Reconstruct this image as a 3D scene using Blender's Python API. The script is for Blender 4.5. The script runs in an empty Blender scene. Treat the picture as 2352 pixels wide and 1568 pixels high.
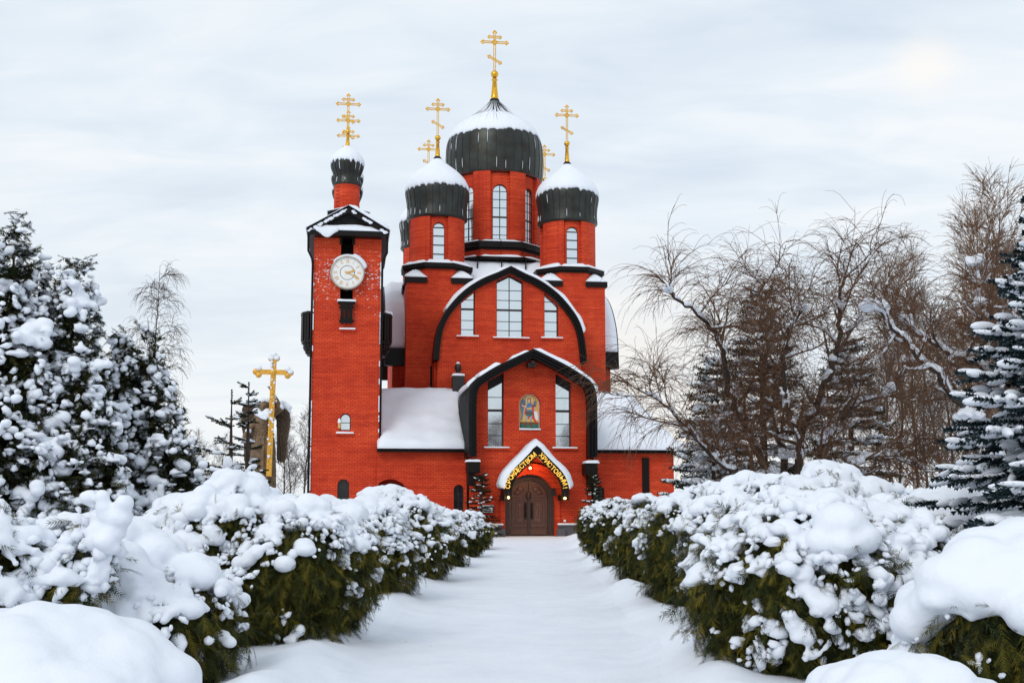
import bpy, bmesh, math, random
import numpy as np
from math import sin, cos, tan, pi, radians, sqrt, hypot, atan2
from mathutils import Vector, Matrix, noise
from mathutils.geometry import tessellate_polygon

R = random.Random(7)
scene = bpy.context.scene
COL = scene.collection

# ---------------------------------------------------------------- camera geometry
F = 2613.0; PT = radians(6.5); SH = 59.0; HC = 2.1; YAW = radians(8.14)
CS, SN = cos(YAW), sin(YAW)
def ray(x, y):
    dx = (x-1176)/F; ty = (784+SH-y)/F
    return (dx, cos(PT)-ty*sin(PT), sin(PT)+ty*cos(PT))
def gnd(x, y, z=0.0):
    d = ray(x, y); t = (z-HC)/d[2]
    return (d[0]*t, d[1]*t)
def at(x, y, Y):
    d = ray(x, y); t = Y/d[1]
    return Vector((d[0]*t, Y, HC+d[2]*t))
OX, OY = gnd(1217.5, 1231)
def P(x, y, v):
    """point of the church plane at local depth v seen at (x, y): local (u, z)"""
    d = ray(x, y)
    cu = -OX*CS - OY*SN; cv = OX*SN - OY*CS
    du = d[0]*CS + d[1]*SN; dv = -d[0]*SN + d[1]*CS
    t = (v-cv)/dv
    return (cu+du*t, HC+d[2]*t)
def PZ(x, y, v): return P(x, y, v)[1]
def PU(x, y, v): return P(x, y, v)[0]
def Z1(x, y): return ((1150+x*.6188)/1.7415, (330+y*.6188)/1.7415)
def Z2(x, y): return ((1550+x*.6507)/1.7415, (80+y*.6507)/1.7415)
def Z3(x, y): return ((1500+x*.5739)/1.7415, (1000+y*.5739)/1.7415)
def Z4(x, y): return ((1800+x*.5422)/1.7415, (1350+y*.5422)/1.7415)
def Z5(x, y): return ((1150+x*.5419)/1.7415, (1250+y*.5419)/1.7415)
def Z6(x, y): return ((1940+x*.27417)/1.7415, (1740+y*.27417)/1.7415)
def Z7(x, y): return ((1600+x*.38265)/1.7415, (880+y*.38265)/1.7415)
def local_to_world(u, v, z): return Vector((OX+u*CS-v*SN, OY+u*SN+v*CS, z))

# ---------------------------------------------------------------- objects
def link(name, me, mat=None, parent=None):
    o = bpy.data.objects.new(name, me); COL.objects.link(o)
    if mat is not None and me is not None:
        for m in (mat if isinstance(mat, (list, tuple)) else [mat]): me.materials.append(m)
    if parent is not None: o.parent = parent
    return o
def thing(name, label, cat, loc=(0,0,0), rz=0.0, group=None):
    o = bpy.data.objects.new(name, None); COL.objects.link(o)
    o.empty_display_size = .3
    o.location = loc; o.rotation_euler = (0,0,rz); o['label'] = label; o['category'] = cat
    if group: o['group'] = group
    return o
def structure(o):
    o['kind'] = 'structure'; return o

class MB:
    def __init__(s): s.v = []; s.f = []; s.mi = []; s.smooth = []
    def add(s, vs, fs, mi=0, sm=False):
        b = len(s.v); s.v += [tuple(p) for p in vs]
        for f in fs:
            s.f.append([i+b for i in f]); s.mi.append(mi); s.smooth.append(sm)
        return b
    def xf(s, M, start=0):
        for i in range(start, len(s.v)): s.v[i] = tuple(M @ Vector(s.v[i]))
    def box(s, x0, x1, y0, y1, z0, z1, mi=0):
        vs = [(x0,y0,z0),(x1,y0,z0),(x1,y1,z0),(x0,y1,z0),(x0,y0,z1),(x1,y0,z1),(x1,y1,z1),(x0,y1,z1)]
        s.add(vs, [(0,3,2,1),(4,5,6,7),(0,1,5,4),(1,2,6,5),(2,3,7,6),(3,0,4,7)], mi)
    def bar(s, p, q, w, h=None, up=(0,0,1), mi=0):
        """box bar from p to q, width w (sideways) and h (up)"""
        h = h or w; p = Vector(p); q = Vector(q); d = (q-p).normalized()
        u = Vector(up)
        if abs(d.dot(u)) > .99: u = Vector((0,1,0))
        a = d.cross(u).normalized()*w/2; b = a.cross(d).normalized()*h/2
        vs = [p-a-b,p+a-b,p+a+b,p-a+b,q-a-b,q+a-b,q+a+b,q-a+b]
        s.add(vs, [(0,1,2,3),(7,6,5,4),(0,4,5,1),(1,5,6,2),(2,6,7,3),(3,7,4,0)], mi)
    def prism(s, poly, y0, y1, mi=0):
        """(x,z) outline extruded along y"""
        n = len(poly)
        a = sum(poly[i][0]*poly[(i+1)%n][1]-poly[(i+1)%n][0]*poly[i][1] for i in range(n))
        if a < 0: poly = poly[::-1]
        vs = [(x,y0,z) for x,z in poly]+[(x,y1,z) for x,z in poly]
        fs = [tuple(range(n)), tuple(range(2*n-1, n-1, -1))]
        fs += [(i, n+i, n+(i+1)%n, (i+1)%n) for i in range(n)]
        s.add(vs, fs, mi)
    def prism_z(s, poly, z0, z1, mi=0):
        n = len(poly)
        a = sum(poly[i][0]*poly[(i+1)%n][1]-poly[(i+1)%n][0]*poly[i][1] for i in range(n))
        if a < 0: poly = poly[::-1]
        vs = [(x,y,z0) for x,y in poly]+[(x,y,z1) for x,y in poly]
        fs = [tuple(range(n-1,-1,-1)), tuple(range(n, 2*n))]
        fs += [(i, (i+1)%n, n+(i+1)%n, n+i) for i in range(n)]
        s.add(vs, fs, mi)
    def wall(s, outer, holes, y0, y1, mi=0):
        """slab with real openings, front at y0, back at y1, laid up in upright strips"""
        loops = [outer]+list(holes); xs = sorted({round(p[0],4) for L in loops for p in L})
        loops = [[(round(x,4),z) for x,z in L] for L in loops]
        edges = [(L[i], L[(i+1)%len(L)]) for L in loops for i in range(len(L))]
        for xa, xb in zip(xs[:-1], xs[1:]):
            cr = []
            for p, q in edges:
                if p[0] > q[0]: p, q = q, p
                if q[0]-p[0] > 1e-6 and p[0] <= xa+1e-6 and q[0] >= xb-1e-6:
                    f = lambda x: p[1]+(q[1]-p[1])*(x-p[0])/(q[0]-p[0])
                    cr.append((f((xa+xb)/2), f(xa), f(xb)))
            cr.sort()
            for (m0, a0, b0), (m1, a1, b1) in zip(cr[0::2], cr[1::2]):
                s.add([(xa,y0,a0),(xb,y0,b0),(xb,y0,b1),(xa,y0,a1),(xa,y1,a0),(xb,y1,b0),(xb,y1,b1),(xa,y1,a1)], [(0,1,2,3),(7,6,5,4)], mi)
        for li, L in enumerate(loops):
            m = len(L); ar = sum(L[i][0]*L[(i+1)%m][1]-L[(i+1)%m][0]*L[i][1] for i in range(m)); flip = (ar < 0) != (li > 0)
            for i in range(m):
                p, q = L[i], L[(i+1)%m]; f = [0,1,2,3]
                s.add([(p[0],y0,p[1]),(p[0],y1,p[1]),(q[0],y1,q[1]),(q[0],y0,q[1])], [f[::-1] if flip else f], mi)
    def ring(s, A, B, y0, y1, mi=0, sm=False):
        """open band between polylines A and B (same count, (x,z)), extruded from y0 to y1"""
        n = len(A)
        vs = [(x,y0,z) for x,z in A]+[(x,y0,z) for x,z in B]+[(x,y1,z) for x,z in A]+[(x,y1,z) for x,z in B]
        fs = []
        for i in range(n-1):
            fs += [(i,i+1,n+i+1,n+i),(2*n+i,3*n+i,3*n+i+1,2*n+i+1),(i,2*n+i,2*n+i+1,i+1),(n+i,n+i+1,3*n+i+1,3*n+i)]
        fs += [(0,n,3*n,2*n),(n-1,3*n-1,4*n-1,2*n-1)]
        s.add(vs, fs, mi, sm)
    def tube(s, pts, r, n=8, mi=0, cap=True, sm=True):
        pts = [Vector(p) for p in pts]
        rr = r if isinstance(r, (list, tuple)) else [r]*len(pts)
        vs = []; prev = None
        for i,p in enumerate(pts):
            d = (pts[min(i+1,len(pts)-1)]-pts[max(i-1,0)]).normalized()
            if prev is None:
                u = Vector((0,0,1)) if abs(d.z) < .9 else Vector((1,0,0))
                a = d.cross(u).normalized()
            else:
                a = (prev-d*prev.dot(d)).normalized()
            prev = a; b = d.cross(a)
            for k in range(n):
                t = 2*pi*k/n; vs.append(p+(a*cos(t)+b*sin(t))*rr[i])
        fs = []
        for i in range(len(pts)-1):
            for k in range(n):
                fs.append((i*n+k, i*n+(k+1)%n, (i+1)*n+(k+1)%n, (i+1)*n+k))
        b0 = s.add(vs, fs, mi, sm)
        if cap:
            m = (len(pts)-1)*n
            s.f.append([b0+k for k in range(n-1,-1,-1)]); s.mi.append(mi); s.smooth.append(False)
            s.f.append([b0+m+k for k in range(n)]); s.mi.append(mi); s.smooth.append(False)
    def lathe(s, prof, cx=0, cy=0, seg=24, mi=0, sm=True, cap=True, rib=None):
        """prof: list of (r,z) bottom to top"""
        vs = []
        for r,z in prof:
            for k in range(seg):
                t = 2*pi*k/seg
                q = r if rib is None else r*rib(k)
                vs.append((cx+q*cos(t), cy+q*sin(t), z))
        fs = []
        for i in range(len(prof)-1):
            for k in range(seg):
                fs.append((i*seg+k, i*seg+(k+1)%seg, (i+1)*seg+(k+1)%seg, (i+1)*seg+k))
        b0 = s.add(vs, fs, mi, sm)
        if cap:
            m = (len(prof)-1)*seg
            s.f.append([b0+k for k in range(seg-1,-1,-1)]); s.mi.append(mi); s.smooth.append(False)
            s.f.append([b0+m+k for k in range(seg)]); s.mi.append(mi); s.smooth.append(False)
    def ball(s, c, r, sx=1, sy=1, sz=1, seg=12, mi=0):
        m = max(4, seg//2)
        prof = [(r*cos(a), r*sin(a)) for a in [(-.48+.96*i/m)*pi for i in range(m+1)]]
        st = len(s.v); s.lathe(prof, 0, 0, seg, mi)
        s.xf(Matrix.Translation(c) @ Matrix.Diagonal((sx,sy,sz,1)), st)
    def pieces(s, name, mat, parent=None):
        """every separate shell an object of its own"""
        up = list(range(len(s.v)))
        def find(i):
            while up[i] != i: up[i] = up[up[i]]; i = up[i]
            return i
        for f in s.f:
            for i in f[1:]: up[find(i)] = find(f[0])
        groups = {}
        for k, f in enumerate(s.f): groups.setdefault(find(f[0]), []).append(k)
        out = []
        for fs in groups.values():
            m = MB(); idx = {}
            for k in fs:
                g = []
                for i in s.f[k]:
                    if i not in idx: idx[i] = len(m.v); m.v.append(s.v[i])
                    g.append(idx[i])
                m.f.append(g); m.mi.append(s.mi[k]); m.smooth.append(s.smooth[k])
            out.append(m.build(name, mat, parent))
        return out[0] if len(out) == 1 else out
    def build(s, name, mat, parent=None):
        me = bpy.data.meshes.new(name)
        me.from_pydata(s.v, [], s.f)
        me.polygons.foreach_set('material_index', s.mi)
        me.polygons.foreach_set('use_smooth', s.smooth)
        me.update()
        return link(name, me, mat, parent)

def offset(line, d):
    """offset an open (x,z) polyline to its left by d"""
    out = []
    n = len(line)
    for i in range(n):
        a = Vector(line[max(i-1,0)]); b = Vector(line[i]); c = Vector(line[min(i+1,n-1)])
        n1 = (b-a) if i > 0 else (c-b); n2 = (c-b) if i < n-1 else (b-a)
        n1 = Vector((-n1.y,n1.x)).normalized(); n2 = Vector((-n2.y,n2.x)).normalized()
        m = n1+n2
        k = d/max(.35, (1+n1.dot(n2)))
        out.append((b.x+m.x*k, b.y+m.y*k))
    return out
def inset(poly, d):
    """shrink a closed (x,z) outline by d"""
    n = len(poly); out = []
    a = sum(poly[i][0]*poly[(i+1)%n][1]-poly[(i+1)%n][0]*poly[i][1] for i in range(n))
    if a < 0: poly = poly[::-1]
    for i in range(n):
        p = Vector(poly[i-1]); q = Vector(poly[i]); r = Vector(poly[(i+1)%n])
        n1 = q-p; n2 = r-q
        n1 = Vector((-n1.y,n1.x)).normalized(); n2 = Vector((-n2.y,n2.x)).normalized()
        m = n1+n2; k = d/max(.3, 1+n1.dot(n2))
        out.append((q.x+m.x*k, q.y+m.y*k))
    return poly, out
def smooth_line(pts, n):
    """Catmull-Rom through (x,z) points, n steps per span"""
    out = []
    for i in range(len(pts)-1):
        p0 = pts[max(i-1,0)]; p1 = pts[i]; p2 = pts[i+1]; p3 = pts[min(i+2,len(pts)-1)]
        for k in range(n):
            t = k/n
            out.append(tuple(.5*((2*p1[j])+(-p0[j]+p2[j])*t+(2*p0[j]-5*p1[j]+4*p2[j]-p3[j])*t*t+(-p0[j]+3*p1[j]-3*p2[j]+p3[j])*t**3) for j in range(len(p1))))
    out.append(tuple(pts[-1])); return out
def arch(x0, x1, z0, z1, n=12):
    """round-headed opening; z1 is the crown"""
    r = (x1-x0)/2; cx = (x0+x1)/2; zs = z1-r
    return [(x0,z0),(x1,z0)]+[(cx+r*cos(pi*k/n), zs+r*sin(pi*k/n)) for k in range(n+1)]
def rect(x0, x1, z0, z1): return [(x0,z0),(x1,z0),(x1,z1),(x0,z1)]
def fbm(p, o=3):
    return noise.fractal(Vector(p), 1.0, 2.0, o)

def snow_sheet(mb, base, nrm, th, ew=.25, seed=0., rough=.25, mi=0):
    """a solid blanket of snow over a grid of base points (ni x nj x 3 arrays), rounded off to its edges"""
    base = np.asarray(base, float); nrm = np.asarray(nrm, float)
    ni, nj = base.shape[:2]
    if np.ndim(th) == 0: th = np.full((ni,nj), float(th))
    di = np.linalg.norm(np.diff(base, axis=0), axis=2); dj = np.linalg.norm(np.diff(base, axis=1), axis=2)
    si = np.vstack([np.zeros((1,nj)), np.cumsum(di, 0)]); sj = np.hstack([np.zeros((ni,1)), np.cumsum(dj, 1)])
    e = np.minimum(np.minimum(si, si[-1:]-si), np.minimum(sj, sj[:,-1:]-sj))
    k = np.clip(e/ew, 0, 1); k = np.sqrt(1-(1-k)**2)
    top = np.zeros_like(base)
    for i in range(ni):
        for j in range(nj):
            b = base[i,j]
            t = th[i,j]*(.12+.88*k[i,j])*(1+rough*fbm((b[0]*.9+seed, b[1]*.9, b[2]*.9)))
            top[i,j] = b+nrm[i,j]*t
    vs = np.concatenate([top.reshape(-1,3), base.reshape(-1,3)]).tolist()
    n = ni*nj; fs = []
    for i in range(ni-1):
        for j in range(nj-1):
            a = i*nj+j
            fs.append((a, a+1, a+nj+1, a+nj)); fs.append((n+a, n+a+nj, n+a+nj+1, n+a+1))
    for j in range(nj-1):
        a = j; fs.append((a, n+a, n+a+1, a+1)); a = (ni-1)*nj+j; fs.append((a, a+1, n+a+1, n+a))
    for i in range(ni-1):
        a = i*nj; fs.append((a, a+nj, n+a+nj, n+a)); a = i*nj+nj-1; fs.append((a, n+a, n+a+nj, a+nj))
    # keep the winding outward
    c = np.cross(base[1,0]-base[0,0], base[0,1]-base[0,0])
    if np.dot(c, nrm[0,0]) > 0: fs = [f[::-1] for f in fs]
    mb.add(vs, fs, mi, True)
def snow_flat(mb, x0, x1, y0, y1, z, h, ew=.08, step=.15, seed=0., rough=.3):
    """snow lying on a level ledge"""
    nx = max(4, int((x1-x0)/step)+2); ny = max(4, int((y1-y0)/step)+2)
    def space(a, b, n):
        m = min(ew*.35, (b-a)*.2); q = np.linspace(a, b, n); q[1] = min(q[1], a+m); q[-2] = max(q[-2], b-m); return q
    X, Y = np.meshgrid(space(x0,x1,nx), space(y0,y1,ny), indexing='ij')
    base = np.stack([X, Y, np.full_like(X, z)], 2); nr = np.zeros_like(base); nr[...,2] = 1
    snow_sheet(mb, base, nr, h, ew, seed, rough)

# ---------------------------------------------------------------- numpy meshes
def np_mesh(name, verts, faces, smooth=False):
    """verts (n,3), faces (m,k) with one k"""
    me = bpy.data.meshes.new(name)
    verts = np.ascontiguousarray(verts, np.float32); faces = np.ascontiguousarray(faces, np.int32)
    m, k = faces.shape
    me.vertices.add(len(verts)); me.vertices.foreach_set('co', verts.ravel())
    me.loops.add(m*k); me.loops.foreach_set('vertex_index', faces.ravel())
    me.polygons.add(m); me.polygons.foreach_set('loop_start', np.arange(0, m*k, k, dtype=np.int32))
    if smooth: me.polygons.foreach_set('use_smooth', np.ones(m, bool))
    me.update(calc_edges=True)
    return me
def segs_mesh(name, segs, n=3):
    """segs: rows of (p0 xyz, p1 xyz, r0, r1) -> one mesh of thin n-sided twigs"""
    S = np.asarray(segs, float)
    p, q, r0, r1 = S[:,0:3], S[:,3:6], S[:,6], S[:,7]
    d = q-p; L = np.linalg.norm(d, axis=1, keepdims=True); d = d/np.maximum(L, 1e-6)
    u = np.where(np.abs(d[:,2:3]) < .9, np.array([[0,0,1.]]), np.array([[1.,0,0]]))
    a = np.cross(d, u); a /= np.linalg.norm(a, axis=1, keepdims=True); b = np.cross(d, a)
    vs = []
    for base, rr in ((p, r0), (q, r1)):
        for k in range(n):
            t = 2*pi*k/n
            vs.append(base+(a*cos(t)+b*sin(t))*rr[:,None])
    V = np.stack(vs, 1).reshape(-1,3)
    off = (np.arange(len(S))*2*n)[:,None]
    fs = np.concatenate([off+np.array([[k,(k+1)%n,n+(k+1)%n,n+k]]) for k in range(n)])
    return np_mesh(name, V, fs, True)
TEX = {}
def remeshed(name, mb_or_mesh, voxel, it=4, mat=None, parent=None, fac=.5, rough=0.):
    """join overlapping lumps into one continuous skin"""
    if isinstance(mb_or_mesh, MB):
        me = bpy.data.meshes.new(name); me.from_pydata(mb_or_mesh.v, [], mb_or_mesh.f); me.update()
    else: me = mb_or_mesh
    o = bpy.data.objects.new('tmp', me); COL.objects.link(o)
    m = o.modifiers.new('r', 'REMESH'); m.mode = 'VOXEL'; m.voxel_size = voxel; m.use_smooth_shade = True
    if it:
        s = o.modifiers.new('s', 'SMOOTH'); s.factor = fac; s.iterations = it
    if rough:
        if 'c' not in TEX:
            TEX['c'] = bpy.data.textures.new('crumble', 'CLOUDS'); TEX['c'].noise_scale = .13; TEX['c'].noise_depth = 3
        d = o.modifiers.new('d', 'DISPLACE'); d.texture = TEX['c']; d.strength = rough; d.mid_level = .5
    dg = bpy.context.evaluated_depsgraph_get()
    out = bpy.data.meshes.new_from_object(o.evaluated_get(dg)); out.name = name
    bpy.data.objects.remove(o); bpy.data.meshes.remove(me)
    out.polygons.foreach_set('use_smooth', np.ones(len(out.polygons), bool))
    out.materials.clear()
    return link(name, out, mat, parent)

ICO = None
def ico():
    global ICO
    if ICO is None:
        b = bmesh.new(); bmesh.ops.create_icosphere(b, subdivisions=2, radius=1.0)
        b.verts.ensure_lookup_table()
        ICO = (np.array([v.co[:] for v in b.verts]), np.array([[v.index for v in f.verts] for f in b.faces]))
        b.free()
    return ICO
def lumps_mesh(name, C, rad, flat, rng, wob=.25):
    """many separate snow lumps: C (n,3), rad (n,), flat (n,) vertical squash"""
    V, T = ico(); n = len(C)
    ph = rng.uniform(0, 6.28, (n,3)); k = rng.uniform(1.5, 3., (n,3))
    W = np.einsum('nj,mj->nmj', k, V)+ph[:,None,:]
    w = 1+wob*(np.sin(W[...,0])*np.sin(W[...,1]+1)+.7*np.sin(W[...,2]*1.4))*.6
    S = rng.uniform(.8, 1.25, (n,3)); S[:,2] = flat
    a = rng.uniform(0, 6.28, n); ca, sa = np.cos(a), np.sin(a)
    L = V[None]*S[:,None,:]*w[...,None]*rad[:,None,None]
    X = L[...,0]*ca[:,None]-L[...,1]*sa[:,None]; Y = L[...,0]*sa[:,None]+L[...,1]*ca[:,None]
    L = np.stack([X, Y, L[...,2]], 2)+C[:,None,:]
    m = len(V)
    return np_mesh(name, L.reshape(-1,3), (T[None]+(np.arange(n)*m)[:,None,None]).reshape(-1,3), True)

# ---------------------------------------------------------------- materials
def new_mat(name):
    m = bpy.data.materials.new(name); m.use_nodes = True
    nt = m.node_tree; b = nt.nodes['Principled BSDF']
    return m, nt, b
def N(nt, t, **kw):
    n = nt.nodes.new(t)
    for k, v in kw.items():
        if k.startswith('i_'): n.inputs[k[2:]].default_value = v
        else: setattr(n, k, v)
    return n
def ramp(nt, stops):
    r = nt.nodes.new('ShaderNodeValToRGB'); e = r.color_ramp.elements
    while len(e) < len(stops): e.new(.5)
    for k, (p, c) in enumerate(stops):
        e[k].position = p; e[k].color = (c[0],c[1],c[2],1) if hasattr(c, '__len__') else (c,c,c,1)
    return r
def plain(name, c, rough=.6, metal=0., var=.25, scale=6., bump=0., c2=None, spec=.5):
    """colour broken up by noise"""
    m, nt, b = new_mat(name)
    tc = N(nt, 'ShaderNodeTexCoord'); nz = N(nt, 'ShaderNodeTexNoise', i_Scale=scale, i_Detail=6., i_Roughness=.65)
    nt.links.new(tc.outputs['Object'], nz.inputs['Vector'])
    c2 = c2 or tuple(x*(1-var) for x in c)
    r = ramp(nt, [(.3, c2), (.7, c)])
    nt.links.new(nz.outputs['Fac'], r.inputs[0]); nt.links.new(r.outputs[0], b.inputs['Base Color'])
    b.inputs['Roughness'].default_value = rough; b.inputs['Metallic'].default_value = metal
    b.inputs['Specular IOR Level'].default_value = spec
    if bump:
        bp = N(nt, 'ShaderNodeBump', i_Strength=bump, i_Distance=.05)
        nt.links.new(nz.outputs['Fac'], bp.inputs['Height']); nt.links.new(bp.outputs[0], b.inputs['Normal'])
    return m
def brick_mat(name, c1, c2, mortar, dust=0.):
    m, nt, b = new_mat(name); L = nt.links.new
    tc = N(nt, 'ShaderNodeTexCoord'); sx = N(nt, 'ShaderNodeSeparateXYZ'); L(tc.outputs['Object'], sx.inputs[0])
    ad = N(nt, 'ShaderNodeMath', operation='ADD'); L(sx.outputs[0], ad.inputs[0]); L(sx.outputs[1], ad.inputs[1])
    cb = N(nt, 'ShaderNodeCombineXYZ'); L(ad.outputs[0], cb.inputs[0]); L(sx.outputs[2], cb.inputs[1])
    br = N(nt, 'ShaderNodeTexBrick', i_Scale=1., offset=.5)
    br.inputs['Brick Width'].default_value = .29; br.inputs['Row Height'].default_value = .112
    br.inputs['Mortar Size'].default_value = .015; br.inputs['Mortar Smooth'].default_value = .3
    br.inputs['Color1'].default_value = (*c1,1); br.inputs['Color2'].default_value = (*c2,1); br.inputs['Mortar'].default_value = (*mortar,1)
    L(cb.outputs[0], br.inputs['Vector'])
    nz = N(nt, 'ShaderNodeTexNoise', i_Scale=.45, i_Detail=7., i_Roughness=.7); L(tc.outputs['Object'], nz.inputs['Vector'])
    rr = ramp(nt, [(.27, (.60,.46,.44)), (.47, (.92,.90,.9)), (.72, (1.12,1.55,1.5))]); L(nz.outputs['Fac'], rr.inputs[0])
    mx = N(nt, 'ShaderNodeMix', data_type='RGBA', blend_type='MULTIPLY'); mx.inputs[0].default_value = .8
    L(br.outputs['Color'], mx.inputs[6]); L(rr.outputs[0], mx.inputs[7])
    # courses laid a little paler or darker
    wv = N(nt, 'ShaderNodeTexNoise', i_Scale=1., i_Detail=3.); mp = N(nt, 'ShaderNodeMapping')
    mp.inputs['Scale'].default_value = (.35,.35,9.); L(tc.outputs['Object'], mp.inputs[0]); L(mp.outputs[0], wv.inputs['Vector'])
    r2 = ramp(nt, [(.35, (.74,.66,.66)), (.65, (1.06,1.18,1.18))]); L(wv.outputs['Fac'], r2.inputs[0])
    m2 = N(nt, 'ShaderNodeMix', data_type='RGBA', blend_type='MULTIPLY'); m2.inputs[0].default_value = .7
    L(mx.outputs[2], m2.inputs[6]); L(r2.outputs[0], m2.inputs[7])
    out = m2.outputs[2]
    if dust:
        # flecks of wind-blown snow caught in the joints
        sp = N(nt, 'ShaderNodeTexNoise', i_Scale=5.5, i_Detail=4., i_Roughness=.75); mq = N(nt, 'ShaderNodeMapping')
        mq.inputs['Scale'].default_value = (1,1,2.2); L(tc.outputs['Object'], mq.inputs[0]); L(mq.outputs[0], sp.inputs['Vector'])
        # thicker on one band of the wall
        gz = N(nt, 'ShaderNodeMapRange'); L(sx.outputs[2], gz.inputs['Value'])
        gz.inputs['From Min'].default_value = dust-3.4; gz.inputs['From Max'].default_value = dust
        gz2 = N(nt, 'ShaderNodeMapRange'); L(sx.outputs[2], gz2.inputs['Value'])
        gz2.inputs['From Min'].default_value = dust+2.6; gz2.inputs['From Max'].default_value = dust+.3
        mu = N(nt, 'ShaderNodeMath', operation='MULTIPLY'); L(gz.outputs[0], mu.inputs[0]); L(gz2.outputs[0], mu.inputs[1])
        ms = N(nt, 'ShaderNodeMath', operation='MULTIPLY_ADD'); ms.inputs[1].default_value = .13; ms.inputs[2].default_value = -.02
        L(mu.outputs[0], ms.inputs[0])
        sa = N(nt, 'ShaderNodeMath', operation='ADD'); L(sp.outputs['Fac'], sa.inputs[0]); L(ms.outputs[0], sa.inputs[1])
        th = ramp(nt, [(.69, 0.), (.72, 1.)]); L(sa.outputs[0], th.inputs[0])
        m3 = N(nt, 'ShaderNodeMix', data_type='RGBA'); L(th.outputs[0], m3.inputs[0]); L(out, m3.inputs[6])
        m3.inputs[7].default_value = (.82,.84,.88,1); out = m3.outputs[2]
    L(out, b.inputs['Base Color']); b.inputs['Roughness'].default_value = .75; b.inputs['Specular IOR Level'].default_value = .25
    bp = N(nt, 'ShaderNodeBump', i_Strength=.5, i_Distance=.02, invert=True); L(br.outputs['Fac'], bp.inputs['Height']); L(bp.outputs[0], b.inputs['Normal'])
    return m
def snow_mat(name, scale=5., bump=.3, col=(.79,.83,.90), dirt=0., tread=0.):
    m, nt, b = new_mat(name); L = nt.links.new
    tc = N(nt, 'ShaderNodeTexCoord')
    n1 = N(nt, 'ShaderNodeTexNoise', i_Scale=scale, i_Detail=8., i_Roughness=.6); L(tc.outputs['Object'], n1.inputs['Vector'])
    n2 = N(nt, 'ShaderNodeTexNoise', i_Scale=.6, i_Detail=3.); L(tc.outputs['Object'], n2.inputs['Vector'])
    r = ramp(nt, [(.3, tuple(x*.96 for x in col)), (.7, col)]); L(n2.outputs['Fac'], r.inputs[0])
    out = r.outputs[0]
    if dirt:
        vo = N(nt, 'ShaderNodeTexVoronoi', i_Scale=2.6, feature='F1'); L(tc.outputs['Object'], vo.inputs['Vector'])
        sz = N(nt, 'ShaderNodeSeparateColor'); L(vo.outputs['Color'], sz.inputs[0])
        mr = N(nt, 'ShaderNodeMapRange'); L(sz.outputs[0], mr.inputs['Value'])
        mr.inputs['From Min'].default_value = .55; mr.inputs['To Min'].default_value = 0.; mr.inputs['To Max'].default_value = .055
        cm = N(nt, 'ShaderNodeMath', operation='LESS_THAN'); L(vo.outputs['Distance'], cm.inputs[0]); L(mr.outputs[0], cm.inputs[1])
        dm = N(nt, 'ShaderNodeMath', operation='MULTIPLY'); dm.inputs[1].default_value = dirt; L(cm.outputs[0], dm.inputs[0])
        mx = N(nt, 'ShaderNodeMix', data_type='RGBA'); L(dm.outputs[0], mx.inputs[0]); L(out, mx.inputs[6]); mx.inputs[7].default_value = (.3,.26,.22,1)
        out = mx.outputs[2]
    if tread:
        # grey packed patches where people walk
        n4 = N(nt, 'ShaderNodeTexNoise', i_Scale=1.4, i_Detail=6., i_Roughness=.7); L(tc.outputs['Object'], n4.inputs['Vector'])
        r4 = ramp(nt, [(.36, (.90,.91,.93)), (.62, (1.03,1.03,1.02))]); L(n4.outputs['Fac'], r4.inputs[0])
        m4 = N(nt, 'ShaderNodeMix', data_type='RGBA', blend_type='MULTIPLY'); m4.inputs[0].default_value = tread; L(out, m4.inputs[6]); L(r4.outputs[0], m4.inputs[7]); out = m4.outputs[2]
    L(out, b.inputs['Base Color'])
    b.inputs['Roughness'].default_value = .75; b.inputs['Specular IOR Level'].default_value = .25
    n3 = N(nt, 'ShaderNodeTexNoise', i_Scale=55., i_Detail=4., i_Roughness=.7); L(tc.outputs['Object'], n3.inputs['Vector'])
    ma = N(nt, 'ShaderNodeMath', operation='MULTIPLY_ADD'); L(n3.outputs['Fac'], ma.inputs[0]); ma.inputs[1].default_value = .28; L(n1.outputs['Fac'], ma.inputs[2])
    bp = N(nt, 'ShaderNodeBump', i_Strength=bump, i_Distance=.03); L(ma.outputs[0], bp.inputs['Height']); L(bp.outputs[0], b.inputs['Normal'])
    if tread:
        v5 = N(nt, 'ShaderNodeTexVoronoi', i_Scale=2.1, feature='SMOOTH_F1'); L(tc.outputs['Object'], v5.inputs['Vector'])
        b5 = N(nt, 'ShaderNodeBump', i_Strength=.22, i_Distance=.08); L(v5.outputs['Distance'], b5.inputs['Height']); L(bp.outputs[0], b5.inputs['Normal']); L(b5.outputs[0], b.inputs['Normal'])
    return m
def leaf_mat(name, stops, rough=.6, spec=.25):
    """one colour per spray, by island"""
    m, nt, b = new_mat(name); L = nt.links.new
    g = N(nt, 'ShaderNodeNewGeometry'); r = ramp(nt, stops); L(g.outputs['Random Per Island'], r.inputs[0])
    L(r.outputs[0], b.inputs['Base Color']); b.inputs['Roughness'].default_value = rough; b.inputs['Specular IOR Level'].default_value = spec
    return m
def glow_mat(name, c, e, strength):
    m, nt, b = new_mat(name)
    b.inputs['Base Color'].default_value = (*c,1); b.inputs['Emission Color'].default_value = (*e,1); b.inputs['Emission Strength'].default_value = strength
    return m

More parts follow.
